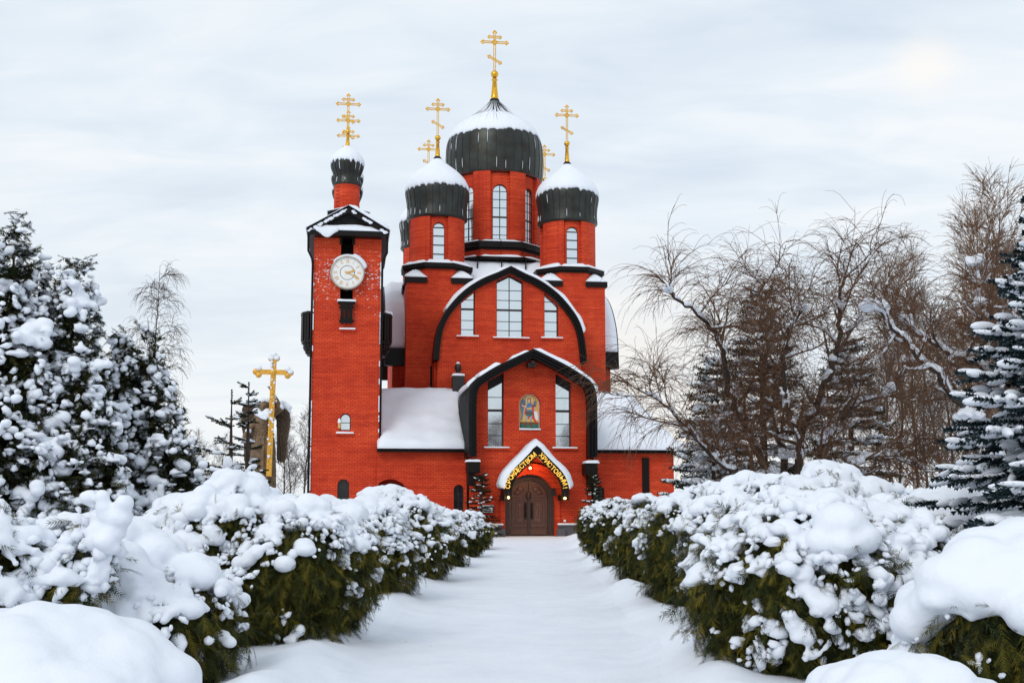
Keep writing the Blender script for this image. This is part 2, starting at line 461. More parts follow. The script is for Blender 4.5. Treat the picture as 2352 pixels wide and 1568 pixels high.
M = {}
M['brick'] = brick_mat('red_brick', (.74,.068,.018), (.62,.047,.013), (.40,.028,.010))
M['brick_flecked'] = brick_mat('red_brick_snow_flecked', (.74,.068,.018), (.62,.047,.013), (.40,.028,.010), dust=14.2)
M['timber'] = plain('dark_stained_timber', (.008,.005,.0045), .5, var=.5, scale=9., spec=.18)
M['roof'] = plain('dark_roof_metal', (.0045,.0035,.004), .4, var=.5, scale=4., spec=.2)
M['dome'] = plain('weathered_dome_copper', (.050,.060,.055), .38, .75, scale=1.3, c2=(.030,.026,.022))
M['dome_seam'] = plain('dome_seam', (.03,.034,.034), .4, .6)
M['gold'] = plain('gilding', (.95,.52,.06), .22, .95, var=.35, scale=8.)
M['gold_matt'] = plain('matt_gold', (.85,.45,.06), .5, .4, var=.4, scale=14.)
M['snow'] = snow_mat('snow')
M['bush_snow'] = snow_mat('snow_on_bushes', 7., .45, (.79,.83,.90), dirt=.35)
M['path_snow'] = snow_mat('trodden_snow', 9., .45, (.785,.825,.897), dirt=.8, tread=.55)
M['frame'] = plain('dark_window_frame', (.02,.013,.011), .5)
M['granite'] = plain('granite_plinth', (.12,.11,.125), .5, var=.5, scale=40.)
M['door'] = plain('carved_oak_door', (.155,.068,.046), .5, var=.55, scale=12.)
M['door_frame'] = plain('dark_oak_frame', (.075,.040,.030), .5, var=.55, scale=12.)
M['door_panel'] = plain('carved_panel', (.24,.115,.08), .5, var=.7, scale=16.)
M['door_dark'] = plain('dark_iron', (.015,.012,.012), .5, .4)
M['white'] = plain('white_paint', (.8,.8,.78), .4, var=.05)
M['black'] = plain('black_paint', (.012,.011,.012), .5)
M['void'] = plain('unlit_interior', (.02,.018,.018), .9)
def glass_mat():
    m, nt, b = new_mat('sky_reflecting_glass')
    b.inputs['Base Color'].default_value = (.68,.75,.79,1); b.inputs['Metallic'].default_value = .85; b.inputs['Roughness'].default_value = .06
    tc = N(nt, 'ShaderNodeTexCoord'); nz = N(nt, 'ShaderNodeTexNoise', i_Scale=.7, i_Detail=1.); nt.links.new(tc.outputs['Object'], nz.inputs['Vector'])
    bp = N(nt, 'ShaderNodeBump', i_Strength=.12, i_Distance=.1); nt.links.new(nz.outputs['Fac'], bp.inputs['Height']); nt.links.new(bp.outputs[0], b.inputs['Normal'])
    return m
M['glass'] = glass_mat()
M['dark_glass'] = plain('dark_window_glass', (.012,.014,.017), .12, var=.3, spec=.5)
M['lamp'] = glow_mat('warm_bulb', (1,.8,.4), (1,.62,.16), 9.)
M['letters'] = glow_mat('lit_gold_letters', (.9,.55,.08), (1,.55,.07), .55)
M['thuja'] = leaf_mat('arborvitae_sprays', [(0,(.008,.013,.005)),(.45,(.026,.034,.008)),(.75,(.080,.076,.012)),(1,(.180,.140,.020))], .7, .12)
M['thuja_dark'] = leaf_mat('dark_arborvitae_sprays', [(0,(.006,.009,.004)),(.6,(.015,.020,.007)),(1,(.040,.036,.010))], .8, .06)
M['spruce'] = leaf_mat('spruce_needles', [(0,(.009,.015,.007)),(.6,(.020,.029,.012)),(1,(.045,.045,.018))], .7, .1)
M['blue_spruce'] = leaf_mat('blue_spruce_needles', [(0,(.012,.026,.030)),(.6,(.024,.046,.054)),(1,(.050,.075,.082))], .7, .12)
M['bark'] = plain('bark', (.050,.030,.020), .85, var=.5, scale=14., bump=.5)
M['twig'] = plain('willow_twig', (.15,.068,.028), .7, var=.45, scale=3.)
M['twig_grey'] = plain('grey_twig', (.13,.105,.10), .8, var=.4, scale=3.)
M['twig_brown'] = plain('brown_twig', (.20,.105,.050), .8, var=.4, scale=2.)
M['statue'] = plain('bronze_statue', (.22,.135,.07), .5, .15, var=.65, scale=7., bump=.3)
M['wing'] = plain('dark_bronze_wing', (.11,.065,.036), .5, .15, var=.7, scale=14., bump=.5)
# ---------------------------------------------------------------- camera, sky, sun
cam = bpy.data.cameras.new('camera'); co = bpy.data.objects.new('camera', cam); COL.objects.link(co)
co.location = (0,0,HC); co.rotation_euler = (pi/2+PT, 0, 0)
cam.sensor_width = 36.; cam.lens = F*36/2352; cam.shift_y = SH/2352; cam.clip_end = 8000.; cam.clip_start = .1
scene.camera = co
SUN_EL, SUN_AZ = radians(38), radians(205)     # a veiled sun behind the viewer, a little to the left
wd = bpy.data.worlds.new('World'); scene.world = wd; wd.use_nodes = True
nt = wd.node_tree; nt.nodes.clear(); L = nt.links.new
sky = N(nt, 'ShaderNodeTexSky', sky_type='NISHITA', sun_disc=False, sun_elevation=SUN_EL, sun_rotation=SUN_AZ, air_density=1., dust_density=2.)
bg1 = N(nt, 'ShaderNodeBackground', i_Strength=.12); L(sky.outputs[0], bg1.inputs[0])
tc = N(nt, 'ShaderNodeTexCoord'); sx = N(nt, 'ShaderNodeSeparateXYZ'); L(tc.outputs['Generated'], sx.inputs[0])
zc = N(nt, 'ShaderNodeMath', operation='MAXIMUM'); L(sx.outputs[2], zc.inputs[0]); zc.inputs[1].default_value = 0.
za = N(nt, 'ShaderNodeMath', operation='ADD'); L(zc.outputs[0], za.inputs[0]); za.inputs[1].default_value = .16
dx = N(nt, 'ShaderNodeMath', operation='DIVIDE'); L(sx.outputs[0], dx.inputs[0]); L(za.outputs[0], dx.inputs[1])
dy = N(nt, 'ShaderNodeMath', operation='DIVIDE'); L(sx.outputs[1], dy.inputs[0]); L(za.outputs[0], dy.inputs[1])
cb = N(nt, 'ShaderNodeCombineXYZ'); L(dx.outputs[0], cb.inputs[0]); L(dy.outputs[0], cb.inputs[1])
mp = N(nt, 'ShaderNodeMapping'); mp.inputs['Scale'].default_value = (1.1,2.0,1.); mp.inputs['Rotation'].default_value = (0,0,radians(-9)); L(cb.outputs[0], mp.inputs[0])
n1 = N(nt, 'ShaderNodeTexNoise', i_Scale=.9, i_Detail=9., i_Roughness=.55, i_Distortion=.5); L(mp.outputs[0], n1.inputs['Vector'])
n2 = N(nt, 'ShaderNodeTexNoise', i_Scale=3.2, i_Detail=6., i_Roughness=.5, i_Distortion=.8); L(mp.outputs[0], n2.inputs['Vector'])
mx = N(nt, 'ShaderNodeMix', data_type='FLOAT'); mx.inputs[0].default_value = .3; L(n1.outputs['Fac'], mx.inputs[2]); L(n2.outputs['Fac'], mx.inputs[3])
cl = ramp(nt, [(.34, (.66,.75,.855)), (.5, (.79,.865,.935)), (.66, (.95,.97,.985))]); L(mx.outputs[0], cl.inputs[0])
# the deck is palest and faintly warm down at the horizon
hz = N(nt, 'ShaderNodeMapRange'); L(zc.outputs[0], hz.inputs['Value']); hz.inputs['From Min'].default_value = .02; hz.inputs['From Max'].default_value = .32
hz.inputs['To Min'].default_value = .55; hz.inputs['To Max'].default_value = 0.
m1 = N(nt, 'ShaderNodeMix', data_type='RGBA'); L(hz.outputs[0], m1.inputs[0]); L(cl.outputs[0], m1.inputs[6]); m1.inputs[7].default_value = (.93,.935,.93,1)
# thin places where the low sun glows through
glow_pts = [(2125, 148, .020, .7, (1.0,.965,.92)), (1440, 930, .085, .55, (1.03,.90,.76))]
out = m1.outputs[2]
for gx, gy, sig, amt, gc in glow_pts:
    d = Vector(ray(gx, gy)).normalized()
    sb = N(nt, 'ShaderNodeVectorMath', operation='DISTANCE'); L(tc.outputs['Generated'], sb.inputs[0]); sb.inputs[1].default_value = d
    mr = N(nt, 'ShaderNodeMapRange', interpolation_type='SMOOTHERSTEP'); L(sb.outputs['Value'], mr.inputs['Value'])
    mr.inputs['From Min'].default_value = 0.; mr.inputs['From Max'].default_value = sig*2.2; mr.inputs['To Min'].default_value = amt; mr.inputs['To Max'].default_value = 0.
    mn = N(nt, 'ShaderNodeMath', operation='MULTIPLY'); L(mr.outputs[0], mn.inputs[0]); L(mx.outputs[0], mn.inputs[1])
    mm = N(nt, 'ShaderNodeMath', operation='MULTIPLY', use_clamp=True); L(mn.outputs[0], mm.inputs[0]); mm.inputs[1].default_value = 1.8
    mg = N(nt, 'ShaderNodeMix', data_type='RGBA'); L(mm.outputs[0], mg.inputs[0]); L(out, mg.inputs[6]); mg.inputs[7].default_value = (*gc,1); out = mg.outputs[2]
bg2 = N(nt, 'ShaderNodeBackground', i_Strength=1.); L(out, bg2.inputs[0])
ms = N(nt, 'ShaderNodeMixShader', i_Fac=.93); L(bg1.outputs[0], ms.inputs[1]); L(bg2.outputs[0], ms.inputs[2])
wo = N(nt, 'ShaderNodeOutputWorld'); L(ms.outputs[0], wo.inputs[0])
sl = bpy.data.lights.new('sun', 'SUN'); sl.energy = 1.0; sl.angle = radians(28); sl.color = (1,.95,.88)
so = bpy.data.objects.new('sun', sl); COL.objects.link(so)
so.rotation_euler = Vector((-sin(SUN_AZ)*cos(SUN_EL), -cos(SUN_AZ)*cos(SUN_EL), -sin(SUN_EL))).to_track_quat('-Z', 'Y').to_euler()
vs_ = scene.view_settings; scene.display_settings.display_device = 'sRGB'
vs_.view_transform = 'Standard'; vs_.look = 'None'; vs_.exposure = 0.07; vs_.gamma = 1.; vs_.use_curve_mapping = False
scene.cycles.max_bounces = 6; scene.cycles.diffuse_bounces = 3; scene.cycles.glossy_bounces = 3; scene.cycles.transparent_max_bounces = 8
# ================================================================ CHURCH
church = thing('church', 'red brick church with five snow capped onion domes and a black arched gable roof', 'church', (OX,OY,0), YAW)
def window(parent, outline, y0, v_mull=(), h_mull=(), depth=.30, fr=.06, glass='glass', name='window'):
    """frame standing `depth` behind the wall face at y0, glass a sub-part"""
    po, pin = inset(outline, fr)
    mb = MB(); yf = y0+depth
    mb.ring(po+[po[0]], pin+[pin[0]], yf, yf+.09)
    xs = [p[0] for p in po]; zs = [p[1] for p in po]
    def top(x):     # height of the opening at x
        best = None
        n = len(po)
        for i in range(n):
            a, b = po[i], po[(i+1)%n]
            if (a[0]-x)*(b[0]-x) <= 0 and abs(a[0]-b[0]) > 1e-6:
                z = a[1]+(b[1]-a[1])*(x-a[0])/(b[0]-a[0]); best = z if best is None else max(best, z)
        return best if best is not None else max(zs)
    def xr(z):
        c = []
        n = len(po)
        for i in range(n):
            a, b = po[i], po[(i+1)%n]
            if (a[1]-z)*(b[1]-z) <= 0 and abs(a[1]-b[1]) > 1e-6: c.append(a[0]+(b[0]-a[0])*(z-a[1])/(b[1]-a[1]))
        return (min(c), max(c)) if c else (min(xs), max(xs))
    for x in v_mull: mb.box(x-.025, x+.025, yf+.006, yf+.07, min(zs)+fr, top(x)-fr)
    for h in h_mull:
        z, w = h if isinstance(h, tuple) else (h, .035)
        a, b = xr(z); mb.box(a+fr*.9, b-fr*.9, yf+.012, yf+.066, z-w/2, z+w/2)
    w = mb.build(name, M['frame'], parent)
    g = MB(); _, gp = inset(outline, fr*.6); g.prism(gp, yf+.045, yf+.057); g.build('glass', M[glass], w)
    return w
def head_shade(parent, pl, top_pl, y0):  # deep shade above the glass, put in as a near-black panel
    mb = MB(); n = len(pl); 
    up = sorted(pl[2:], key=lambda p: p[0]); tp = sorted(top_pl, key=lambda p: p[0])
    mb.prism(up+tp[::-1], y0+.28, y0+.44); return mb.build('window_head_shade', M['void'], parent)
def line_z(line, x):
    best = None
    for (x0,z0),(x1,z1) in zip(line[:-1], line[1:]):
        if min(x0,x1) <= x <= max(x0,x1) and abs(x1-x0) > 1e-6:
            z = z0+(z1-z0)*(x-x0)/(x1-x0); best = z if best is None else max(best, z)
    return best
def tall_hole(pl, line, drop=.1):
    x0, x1 = min(p[0] for p in pl), max(p[0] for p in pl); zb = min(p[1] for p in pl)
    tops = [(x, line_z(line, x)-drop) for x in ([x1, (x0+x1)/2, x0] if x0 < 0 < x1 else [x1, x0])]
    return [(x0,zb),(x1,zb)]+tops, tops
def px_poly(pts, v, Z=lambda x,y:(x,y)): return [P(*Z(x,y), v) for x,y in pts]
def sill(parent, x0, x1, z, y0, h=.07, out=.16, snow=.10):
    mb = MB(); mb.box(x0, x1, y0-out, y0+.05, z-h, z-.004); s = mb.build('sill', M['brick'], parent)
    if snow:
        m = MB(); snow_flat(m, x0-.02, x1+.02, y0-out-.03, y0+.02, z, snow, .06, .2, seed=x0); m.build('snow', M['snow'], s)
    return s

# ---- vestibule (v 0 ... 7.6)
WU = 3.35
zr = lambda x,y: PZ(*Z4(x,y), -1.3)
# roof line from the front, outer edge, right half then mirrored
half = [P(*Z4(x,y), -1.3) for x,y in [(617,82),(755,150),(880,215),(990,285),(1045,330),(1073,385),(1083,450),(1087,600),(1087,880)]]
axis_u = half[0][0]
half = [(u-axis_u, z) for u,z in half]
half = [half[0]]+smooth_line(half[1:], 5)
vest_line = [(-u, z) for u,z in half[::-1]]+half[1:]
vest_in = offset(vest_line, -.42)
vest_wall_line = offset(vest_line, -.34)
WALLX = 3.16
outer = [(-WALLX,0.0)]+[(max(-WALLX,min(WALLX,u)), z) for u,z in vest_wall_line]+[(WALLX,0.0)]
def dedupe(pl):
    o = []
    for p in pl:
        if not o or hypot(p[0]-o[-1][0], p[1]-o[-1][1]) > .02: o.append(p)
    return o
outer = dedupe(outer)
wl = [P(*Z4(x,y),0.) for x,y in [(253,810),(345,810),(345,360),(253,400)]]
wr = [P(*Z4(x,y),0.) for x,y in [(818,822),(903,822),(903,400),(818,360)]]
wl = [(-2.31,wl[0][1]),(-1.43,wl[0][1]),(-1.43,wl[2][1]+.34),(-2.31,wl[2][1]-.15)]
wr = [(1.43,wl[0][1]),(2.31,wl[0][1]),(2.31,wl[3][1]),(1.43,wl[2][1])]
wl_h, wl_t = tall_hole(wl, vest_wall_line); wr_h, wr_t = tall_hole(wr, vest_wall_line)
icon_hole = arch(-.59, .59, PZ(*Z4(590,680),0), PZ(*Z4(590,412),0))
DC = 0.0
door_hole = arch(-1.36, 1.36, 0.0, PZ(*Z6(650,572),0.2))
# the wall is cut at the ground by the doorway, so it is rebuilt with the doorway in its outline
mb = MB(); da = arch(-1.36,1.36,0.,door_hole[2][1])
dtop = max(p[1] for p in door_hole)
arc = [(1.36*cos(pi*k/14), dtop-1.36+1.36*sin(pi*k/14)) for k in range(15)]
out2 = [(-WALLX,0.),(-1.36,0.)]+[(-x,z) for x,z in arc]+[(1.36,0.),(WALLX,0.)]+[p for p in outer[::-1] if p[1] > 0.01]
mb.wall(dedupe(out2), [wl_h, wr_h, icon_hole], 0., .5)
ic_o = arch(-.59,.59,icon_hole[0][1],max(p[1] for p in icon_hole))
mb.box(-WALLX, -WALLX+.5, .5, 7.8, 0., 5.6); mb.box(WALLX-.5, WALLX, .5, 7.8, 0., 5.6)
mb.prism(arch(-.72,.72,icon_hole[0][1]-.1,max(p[1] for p in icon_hole)+.1), .3, .42)
mb.build('vestibule_wall', M['brick'], church)
# arch of brick round the picture niche
mb = MB(); a1 = ic_o[2:]; c0 = (0, max(p[1] for p in ic_o)-.59)
a2 = [(c0[0]+(x-c0[0])*1.22, c0[1]+(z-c0[1])*1.22) for x,z in a1]
mb.ring(a2, a1, -.035, .05); mb.build('niche_arch', M['brick'], church)
for wi, pl in enumerate((wl, wr)):
    zb = pl[0][1]; zt = pl[1][1] if wi else pl[3][1]
    hs = [zb+(PZ(*Z4(300,y),0)-PZ(*Z4(300,810),0)) for y in (718,630,435)]
    w = window(church, pl, 0., (), [hs[0], hs[1], (zb+(PZ(*Z4(300,532),0)-PZ(*Z4(300,810),0)), .13), hs[2]], .36)
    head_shade(church, pl, (wl_t, wr_t)[wi], 0.)
    x0, x1 = min(p[0] for p in pl), max(p[0] for p in pl)
    sill(church, x0-.2, x1+.28, zb-.02, 0.)
# roof of the vestibule: three stepped black mouldings, the shell behind them
mb = MB()
mb.ring(vest_line, offset(vest_line,-.15), -1.36, 7.75)
mb.ring(offset(vest_line,-.155), offset(vest_line,-.29), -1.2, -.62)
mb.ring(offset(vest_line,-.295), offset(vest_line,-.42), -1.05, -.5)
rf = mb.build('vestibule_roof', M['roof'], church)
mb = MB()     # standing seams of the roof sides
for sgn in (-1,1):
    lx = vest_line if sgn < 0 else vest_line[::-1]
    for k in range(22):
        y = -1.2+k*.26; seg = offset(lx, .02*(-1 if sgn > 0 else 1))
        for i in range(1, 22, 2): mb.bar((seg[i][0],y,seg[i][1]), (seg[min(i+2,len(seg)-1)][0],y,seg[min(i+2,len(seg)-1)][1]), .03, .05, (0,1,0))
mb.build('roof_seam', M['dome_seam'], rf)
mb = MB(); mb.box(-3.5,-2.85,-1.15,.02,PZ(*Z3(690,1550),-1.),PZ(*Z3(690,1475),-1.)); mb.box(-3.45,-3.1,-1.0,.02,PZ(*Z3(690,1640),-1.),PZ(*Z3(690,1550),-1.)-.004)
mb.build('roof_bracket', M['timber'], church)
mb = MB(); mb.box(2.85,3.5,-1.15,.02,PZ(*Z3(1465,1560),-1.),PZ(*Z3(1465,1485),-1.)); mb.box(3.1,3.45,-1.0,.02,PZ(*Z3(1465,1650),-1.),PZ(*Z3(1465,1560),-1.)-.004)
mb.build('roof_bracket', M['timber'], church)
mb = MB()
for sg, zz in ((-1,PZ(*Z3(690,1475),-1.)),(1,PZ(*Z3(1465,1485),-1.))):
    snow_flat(mb, sg*3.2-.38, sg*3.2+.38, -1.22, -.3, zz+.004, .16, .1, .12, seed=sg)
# snow on the right slope of the vestibule roof and a patch on the left
nl = len(vest_line); mid = nl//2
def line_snow(line, i0, i1, y0, y1, th, ny, seed, rough=.35, ew=.3, sub=3):
    seg = smooth_line(line[i0:i1+1], sub) if sub > 1 else line[i0:i1+1]
    nrm = [((Vector(q)-Vector(p))) for p,q in zip(offset(seg,0), offset(seg,1.0))]
    Y = np.linspace(y0, y1, ny)
    b = np.array([[(x,y,z) for y in Y] for x,z in seg]); nr = np.array([[(n.x,0,n.y) for y in Y] for n in nrm])
    snow_sheet(mb, b, nr, th, ew, seed, rough)
line_snow(vest_line, mid, mid+22, -1.42, 6.5, .23, 26, 1.3)
line_snow(vest_line, mid-1, mid, -.2, 6.5, .2, 22, 3.1, sub=8)
line_snow(vest_line, mid-12, mid-5, -1.3, 6., .2, 24, 5.1)
line_snow(vest_line, 18, mid-10, .7, 6.4, .2, 20, 6.1)
mb.pieces('roof_snow', M['snow'], rf)
# spotlight under the apex
mb = MB(); z = PZ(*Z4(600,195),-.6); mb.box(-.22,.22,-.75,-.1,z-.16,z+.06); mb.box(-.05,.12,-.9,-.76,z-.02,z+.16); mb.build('spotlight', M['black'], church)

# ---- the mosaic picture: flat pieces of colour set in a white border
def icon():
    zb, zt = icon_hole[0][1]+.07, max(p[1] for p in icon_hole)-.01
    b0, b1 = Vector((548,1385)), Vector((1005,490))    # picture corners in the close-up
    def q(x, y): return ((x-776)/(b1.x-b0.x)*1.09, zb+(1385-y)/895*(zt-zb-.04))
    ms = [plain('mosaic_gold', (.80,.48,.10), .35, var=.35, scale=9.), M['white'], plain('mosaic_blue', (.05,.27,.55), .35, var=.5, scale=20.),
          plain('mosaic_red', (.75,.035,.02), .35, var=.3, scale=12.), plain('mosaic_wing', (.16,.26,.36), .4, var=.5, scale=25.),
          plain('mosaic_skin', (.72,.45,.30), .4, var=.2), plain('mosaic_brown', (.19,.075,.03), .4, var=.4, scale=15.),
          plain('mosaic_green', (.03,.20,.14), .4, var=.6, scale=14.), plain('mosaic_teal', (.02,.20,.21), .4, var=.5, scale=25.),
          plain('mosaic_grey', (.36,.42,.47), .4, var=.3)]
    mb = MB()
    border = arch(-.565,.565,zb-.02,zt); mb.prism(border, .262, .30, 1)
    mb.prism(arch(-.535,.535,zb+.005,zt-.03), .258, .2615, 0)
    lay = [.2575]
    def pc(pts, mi):
        lay[0] -= .0008
        y = lay[0]; mb.prism([q(*p) for p in pts], y, .2580, mi)
    def ell(cx, cy, rx, ry, mi, n=18): pc([(cx+rx*cos(2*pi*k/n), cy+ry*sin(2*pi*k/n)) for k in range(n)], mi)
    pc([(560,1370),(1000,1370),(1000,1205),(560,1205)], 6)
    pc([(560,1372),(1000,1372),(1000,1262),(780,1275),(560,1255)], 7)
    pc([(575,860),(570,720),(600,620),(650,600),(690,650),(680,760),(660,850),(650,980),(620,1130),(575,1190),(600,1010)], 4)
    pc([(655,860),(668,870),(650,1050),(590,1160),(630,1060)], 9)
    pc([(860,760),(890,660),(920,632),(952,680),(945,760),(920,880),(890,860)], 4)
    pc([(690,820),(665,1010),(700,1020),(760,1140),(800,1050),(880,1150),(940,1260),(950,1200),(900,1100),(890,930),(870,760),(820,695),(800,720),(720,900)], 3)
    ell(780,615,82,82,1); ell(780,615,70,70,0)
    pc([(738,690),(735,610),(770,575),(815,585),(828,640),(820,695)], 6)
    ell(777,638,30,45,5); pc([(755,660),(800,660),(800,700),(755,700)], 5)
    pc([(740,705),(810,700),(832,760),(850,890),(705,890),(720,780)], 2)
    pc([(735,830),(830,815),(845,880),(725,880)], 0)
    pc([(705,895),(850,890),(860,930),(710,930)], 2)
    pc([(700,930),(862,930),(875,990),(695,990)], 6)
    pc([(700,990),(865,990),(855,1030),(795,1070),(760,1045),(700,1035)], 8)
    pc([(705,1040),(752,1045),(735,1120),(715,1200),(685,1200),(690,1130)], 9)
    pc([(795,1068),(852,1035),(835,1130),(828,1210),(795,1200)], 9)
    pc([(685,1195),(718,1195),(695,1370),(665,1370)], 6); pc([(795,1200),(830,1205),(835,1290),(870,1335),(800,1330)], 6)
    pc([(598,760),(640,730),(690,760),(720,800),(700,825),(600,790)], 5)
    pc([(640,725),(690,730),(690,765),(630,765)], 6)
    pc([(862,770),(925,775),(930,900),(905,920),(895,800)], 5); pc([(862,760),(925,765),(925,800),(862,800)], 6)
    pc([(885,935),(960,912),(990,1050),(985,1160),(940,1160),(910,1090)], 1)
    pc([(664,530),(684,530),(696,600),(705,760),(695,760),(685,610)], 9)
    mb.build('mosaic_icon', ms, church)
    m = MB(); snow_flat(m, -.6,.6,-.09,.24,icon_hole[0][1]+.002,.1,.05,.12); m.build('niche_snow', M['snow'], church)
icon()

# ---- doorway, door leaves and their carving
rd = 1.36
mb = MB()
for k, (r0, r1, y) in enumerate(((1.36,1.28,.30),(1.278,1.16,.36),(1.158,1.06,.44))):
    A = [(-r0,0.)]+[(-r0*cos(pi*i/24), dtop-rd+r0*sin(pi*i/24)) for i in range(25)]+[(r0,0.)]
    B = [(-r1,0.)]+[(-r1*cos(pi*i/24), dtop-rd+r1*sin(pi*i/24)) for i in range(25)]+[(r1,0.)]
    mb.ring(A, B, y, .62+k*.003)
for sg in (-1,1):
    for z in np.arange(.35, dtop-rd, .42): mb.box(sg*1.33-.075, sg*1.33+.075, .26, .299, z, z+.05)
mb.build('door_frame', M['door_frame'], church)
zsp = dtop-rd
door = None
for sg in (-1,1):
    mb = MB()
    x = lambda a: sg*a
    leaf = [(x(.012),.03)]+[(x(1.05),.03),(x(1.05),zsp)]+[(x(1.05*cos(t)), zsp+1.05*sin(t)) for t in np.linspace(.1,pi/2-.012,10)]
    mb.prism(leaf, .56, .66)
    mb.box(min(x(.05),x(.98)), max(x(.05),x(.98)), .50, .559, .08, .36)
    for a,b in ((.10,.20),(.78,.90)): mb.box(min(x(a),x(b)), max(x(a),x(b)), .51, .559, .48, zsp+.1)
    mb.box(min(x(.20),x(.78)), max(x(.20),x(.78)), .515, .559, .48, .62); mb.box(min(x(.20),x(.78)), max(x(.20),x(.78)), .515, .559, zsp-.02, zsp+.1)
    pan = arch(.30,.68,.72,zsp-.12); pan2 = arch(.36,.62,.80,zsp-.2)
    pan = [(x(a),b) for a,b in pan]; pan2 = [(x(a),b) for a,b in pan2]
    mb.ring(pan+[pan[0]], pan2+[pan2[0]], .53, .559)
    mb.ball((x(.45), .55, zsp+.55), .2, 1.1, .25, .8, 10); mb.ball((x(.62), .55, zsp+.38), .14, 1.2, .3, .8, 10)
    mb.box(min(x(.015),x(.99)), max(x(.015),x(.99)), .50, .559, zsp+.13, zsp+.26)
    d = mb.build('door_leaf', M['door'], church)
    m = MB(); m.prism(pan2, .548, .559)
    for j in range(9):
        z = .95+j*(zsp-1.3)/9; m.ball((x(.49), .55, z+.06), .085, 1.1, .5, .8, 8)
    m.build('door_panel', M['door_panel'], d)
    h = MB(); h.tube([(x(.17),.42,1.0),(x(.17),.38,1.2),(x(.17),.38,1.5),(x(.17),.42,1.7)], .028, 6); h.box(min(x(.12),x(.23)), max(x(.12),x(.23)), .49,.508,.9,1.8)
    h.build('door_handle', M['door_dark'], d)
mb = MB(); mb.box(-.07,.07,.46,.5,.05,zsp+.1); mb.ball((0,.47,zsp+.22),.17,.9,.5,1.3,10); mb.build('door_post', M['door_frame'], church)
mb = MB(); mb.prism(arch(-1.3,1.3,.0,dtop-.03), .665, .72); mb.build('door_backing', M['void'], church)
# granite plinth either side of the door and the step
mb = MB()
for a,b in ((-3.2,-1.5),(1.5,3.2)): mb.box(a, b, -.22, -.002, 0., .52); mb.box(a-.01, b+.01, -.25, 0.02, .525, .60)
for a in (-1.62, 1.62): mb.box(a-.22,a+.22,-.5,-.26,.0,.40)
mb.pieces('plinth', M['granite'], church)
mb = MB()
for a,b in ((-3.2,-1.5),(1.5,3.2)): snow_flat(mb, a-.03, b+.03, -.28, -.01, .604, .11, .08, .14, seed=a)
mb.pieces('plinth_snow', M['snow'], church)

# ---- porch hood over the door, with the greeting
hv = -1.75
hc = P(*Z6(757,150), hv)
hr = [P(*Z6(x,y), hv) for x,y in [(757,150),(860,255),(960,360),(1060,460),(1130,540),(1180,620),(1210,700),(1228,780),(1232,945)]]
hh = [(u-hc[0], z) for u,z in hr]; hh = [hh[0]]+smooth_line(hh[1:],3)
hood = [(-u,z) for u,z in hh[::-1]]+hh[1:]
HU = hc[0]
hood = [(u+HU,z) for u,z in hood]
mb = MB(); mb.ring(hood, offset(hood,-.09), hv, .0)
mb.ring(offset(hood,-.095), offset(hood,-.40), hv+.02, hv+.12)
mb.ring(offset(hood,-.095), offset(hood,-.13), hv+.125, -.01)
zt = hood[0][1]
mb.box(HU-1.79,HU-1.40,hv+.30,-.02,zt-.02,zt+.26); mb.box(HU+1.40,HU+1.79,hv+.30,-.02,zt-.02,zt+.26)
hoodo = mb.build('porch_hood', M['timber'], church)
mb = MB(); nh = len(hood); mh = nh//2
line_snow(hood, 3, nh-4, hv-.05, -.05, .30, 9, 2.2, .25, .22, 2)
mb.pieces('roof_snow', M['snow'], hoodo)
# brick corbel arches under the hood
mb = MB()
for r0, r1, y in ((1.62,1.37,-.12),(1.95,1.63,-.26)):
    A = [(-r0,0.)]+[(-r0*cos(pi*i/20), zsp+r0*sin(pi*i/20)) for i in range(21)]+[(r0,0.)]
    B = [(-r1,0.)]+[(-r1*cos(pi*i/20), zsp+r1*sin(pi*i/20)) for i in range(21)]+[(r1,0.)]
    if r0 > 1.7: A, B = A[1:-1], B[1:-1]
    mb.ring(A, B, y, -.004)
mb.build('door_arch', M['brick'], church)
def letters():
    left = [('С',330,747,78),('Р',345,673,70),('О',376,615,60),('Ж',410,573,52),('Д',450,528,48),('Е',488,492,46),('С',533,450,45),('Т',575,416,44),('В',620,377,43),('О',655,335,43),('М',708,290,42)]
    right = [('Х',825,290,-45),('Р',863,337,-45),('И',905,383,-45),('С',945,430,-46),('Т',990,478,-47),('О',1035,523,-50),('В',1080,572,-55),('Ы',1127,630,-64),('М',1163,692,-72),('!',1170,765,-80)]
    vs, fs = [], []
    dg = None
    for ch, x, y, ang in left+right:
        cu = bpy.data.curves.new('letter', 'FONT'); cu.body = ch; cu.size = .335; cu.align_x = 'CENTER'; cu.align_y = 'CENTER'; cu.extrude = .025; cu.offset = .003; cu.resolution_u = 3
        o = bpy.data.objects.new('letter', cu); COL.objects.link(o)
        dg = bpy.context.evaluated_depsgraph_get(); me = bpy.data.meshes.new_from_object(o.evaluated_get(dg))
        u, z = P(*Z6(x,y), hv)
        Mx = Matrix.Translation((u, hv-.012, z)) @ Matrix.Rotation(-radians(ang), 4, 'Y') @ Matrix.Rotation(pi/2, 4, 'X')
        b = len(vs); xs = [v.co.x for v in me.vertices] or [0]; ys = [v.co.y for v in me.vertices] or [0]
        cx, cy = (min(xs)+max(xs))/2, (min(ys)+max(ys))/2
        vs += [tuple(Mx @ (v.co-Vector((cx,cy,0)))) for v in me.vertices]
        fs += [[i+b for i in p.vertices] for p in me.polygons]
        bpy.data.objects.remove(o); bpy.data.curves.remove(cu); bpy.data.meshes.remove(me)
    me = bpy.data.meshes.new('lettering'); me.from_pydata(vs, [], fs); link('lettering', me, M['letters'], hoodo)
letters()
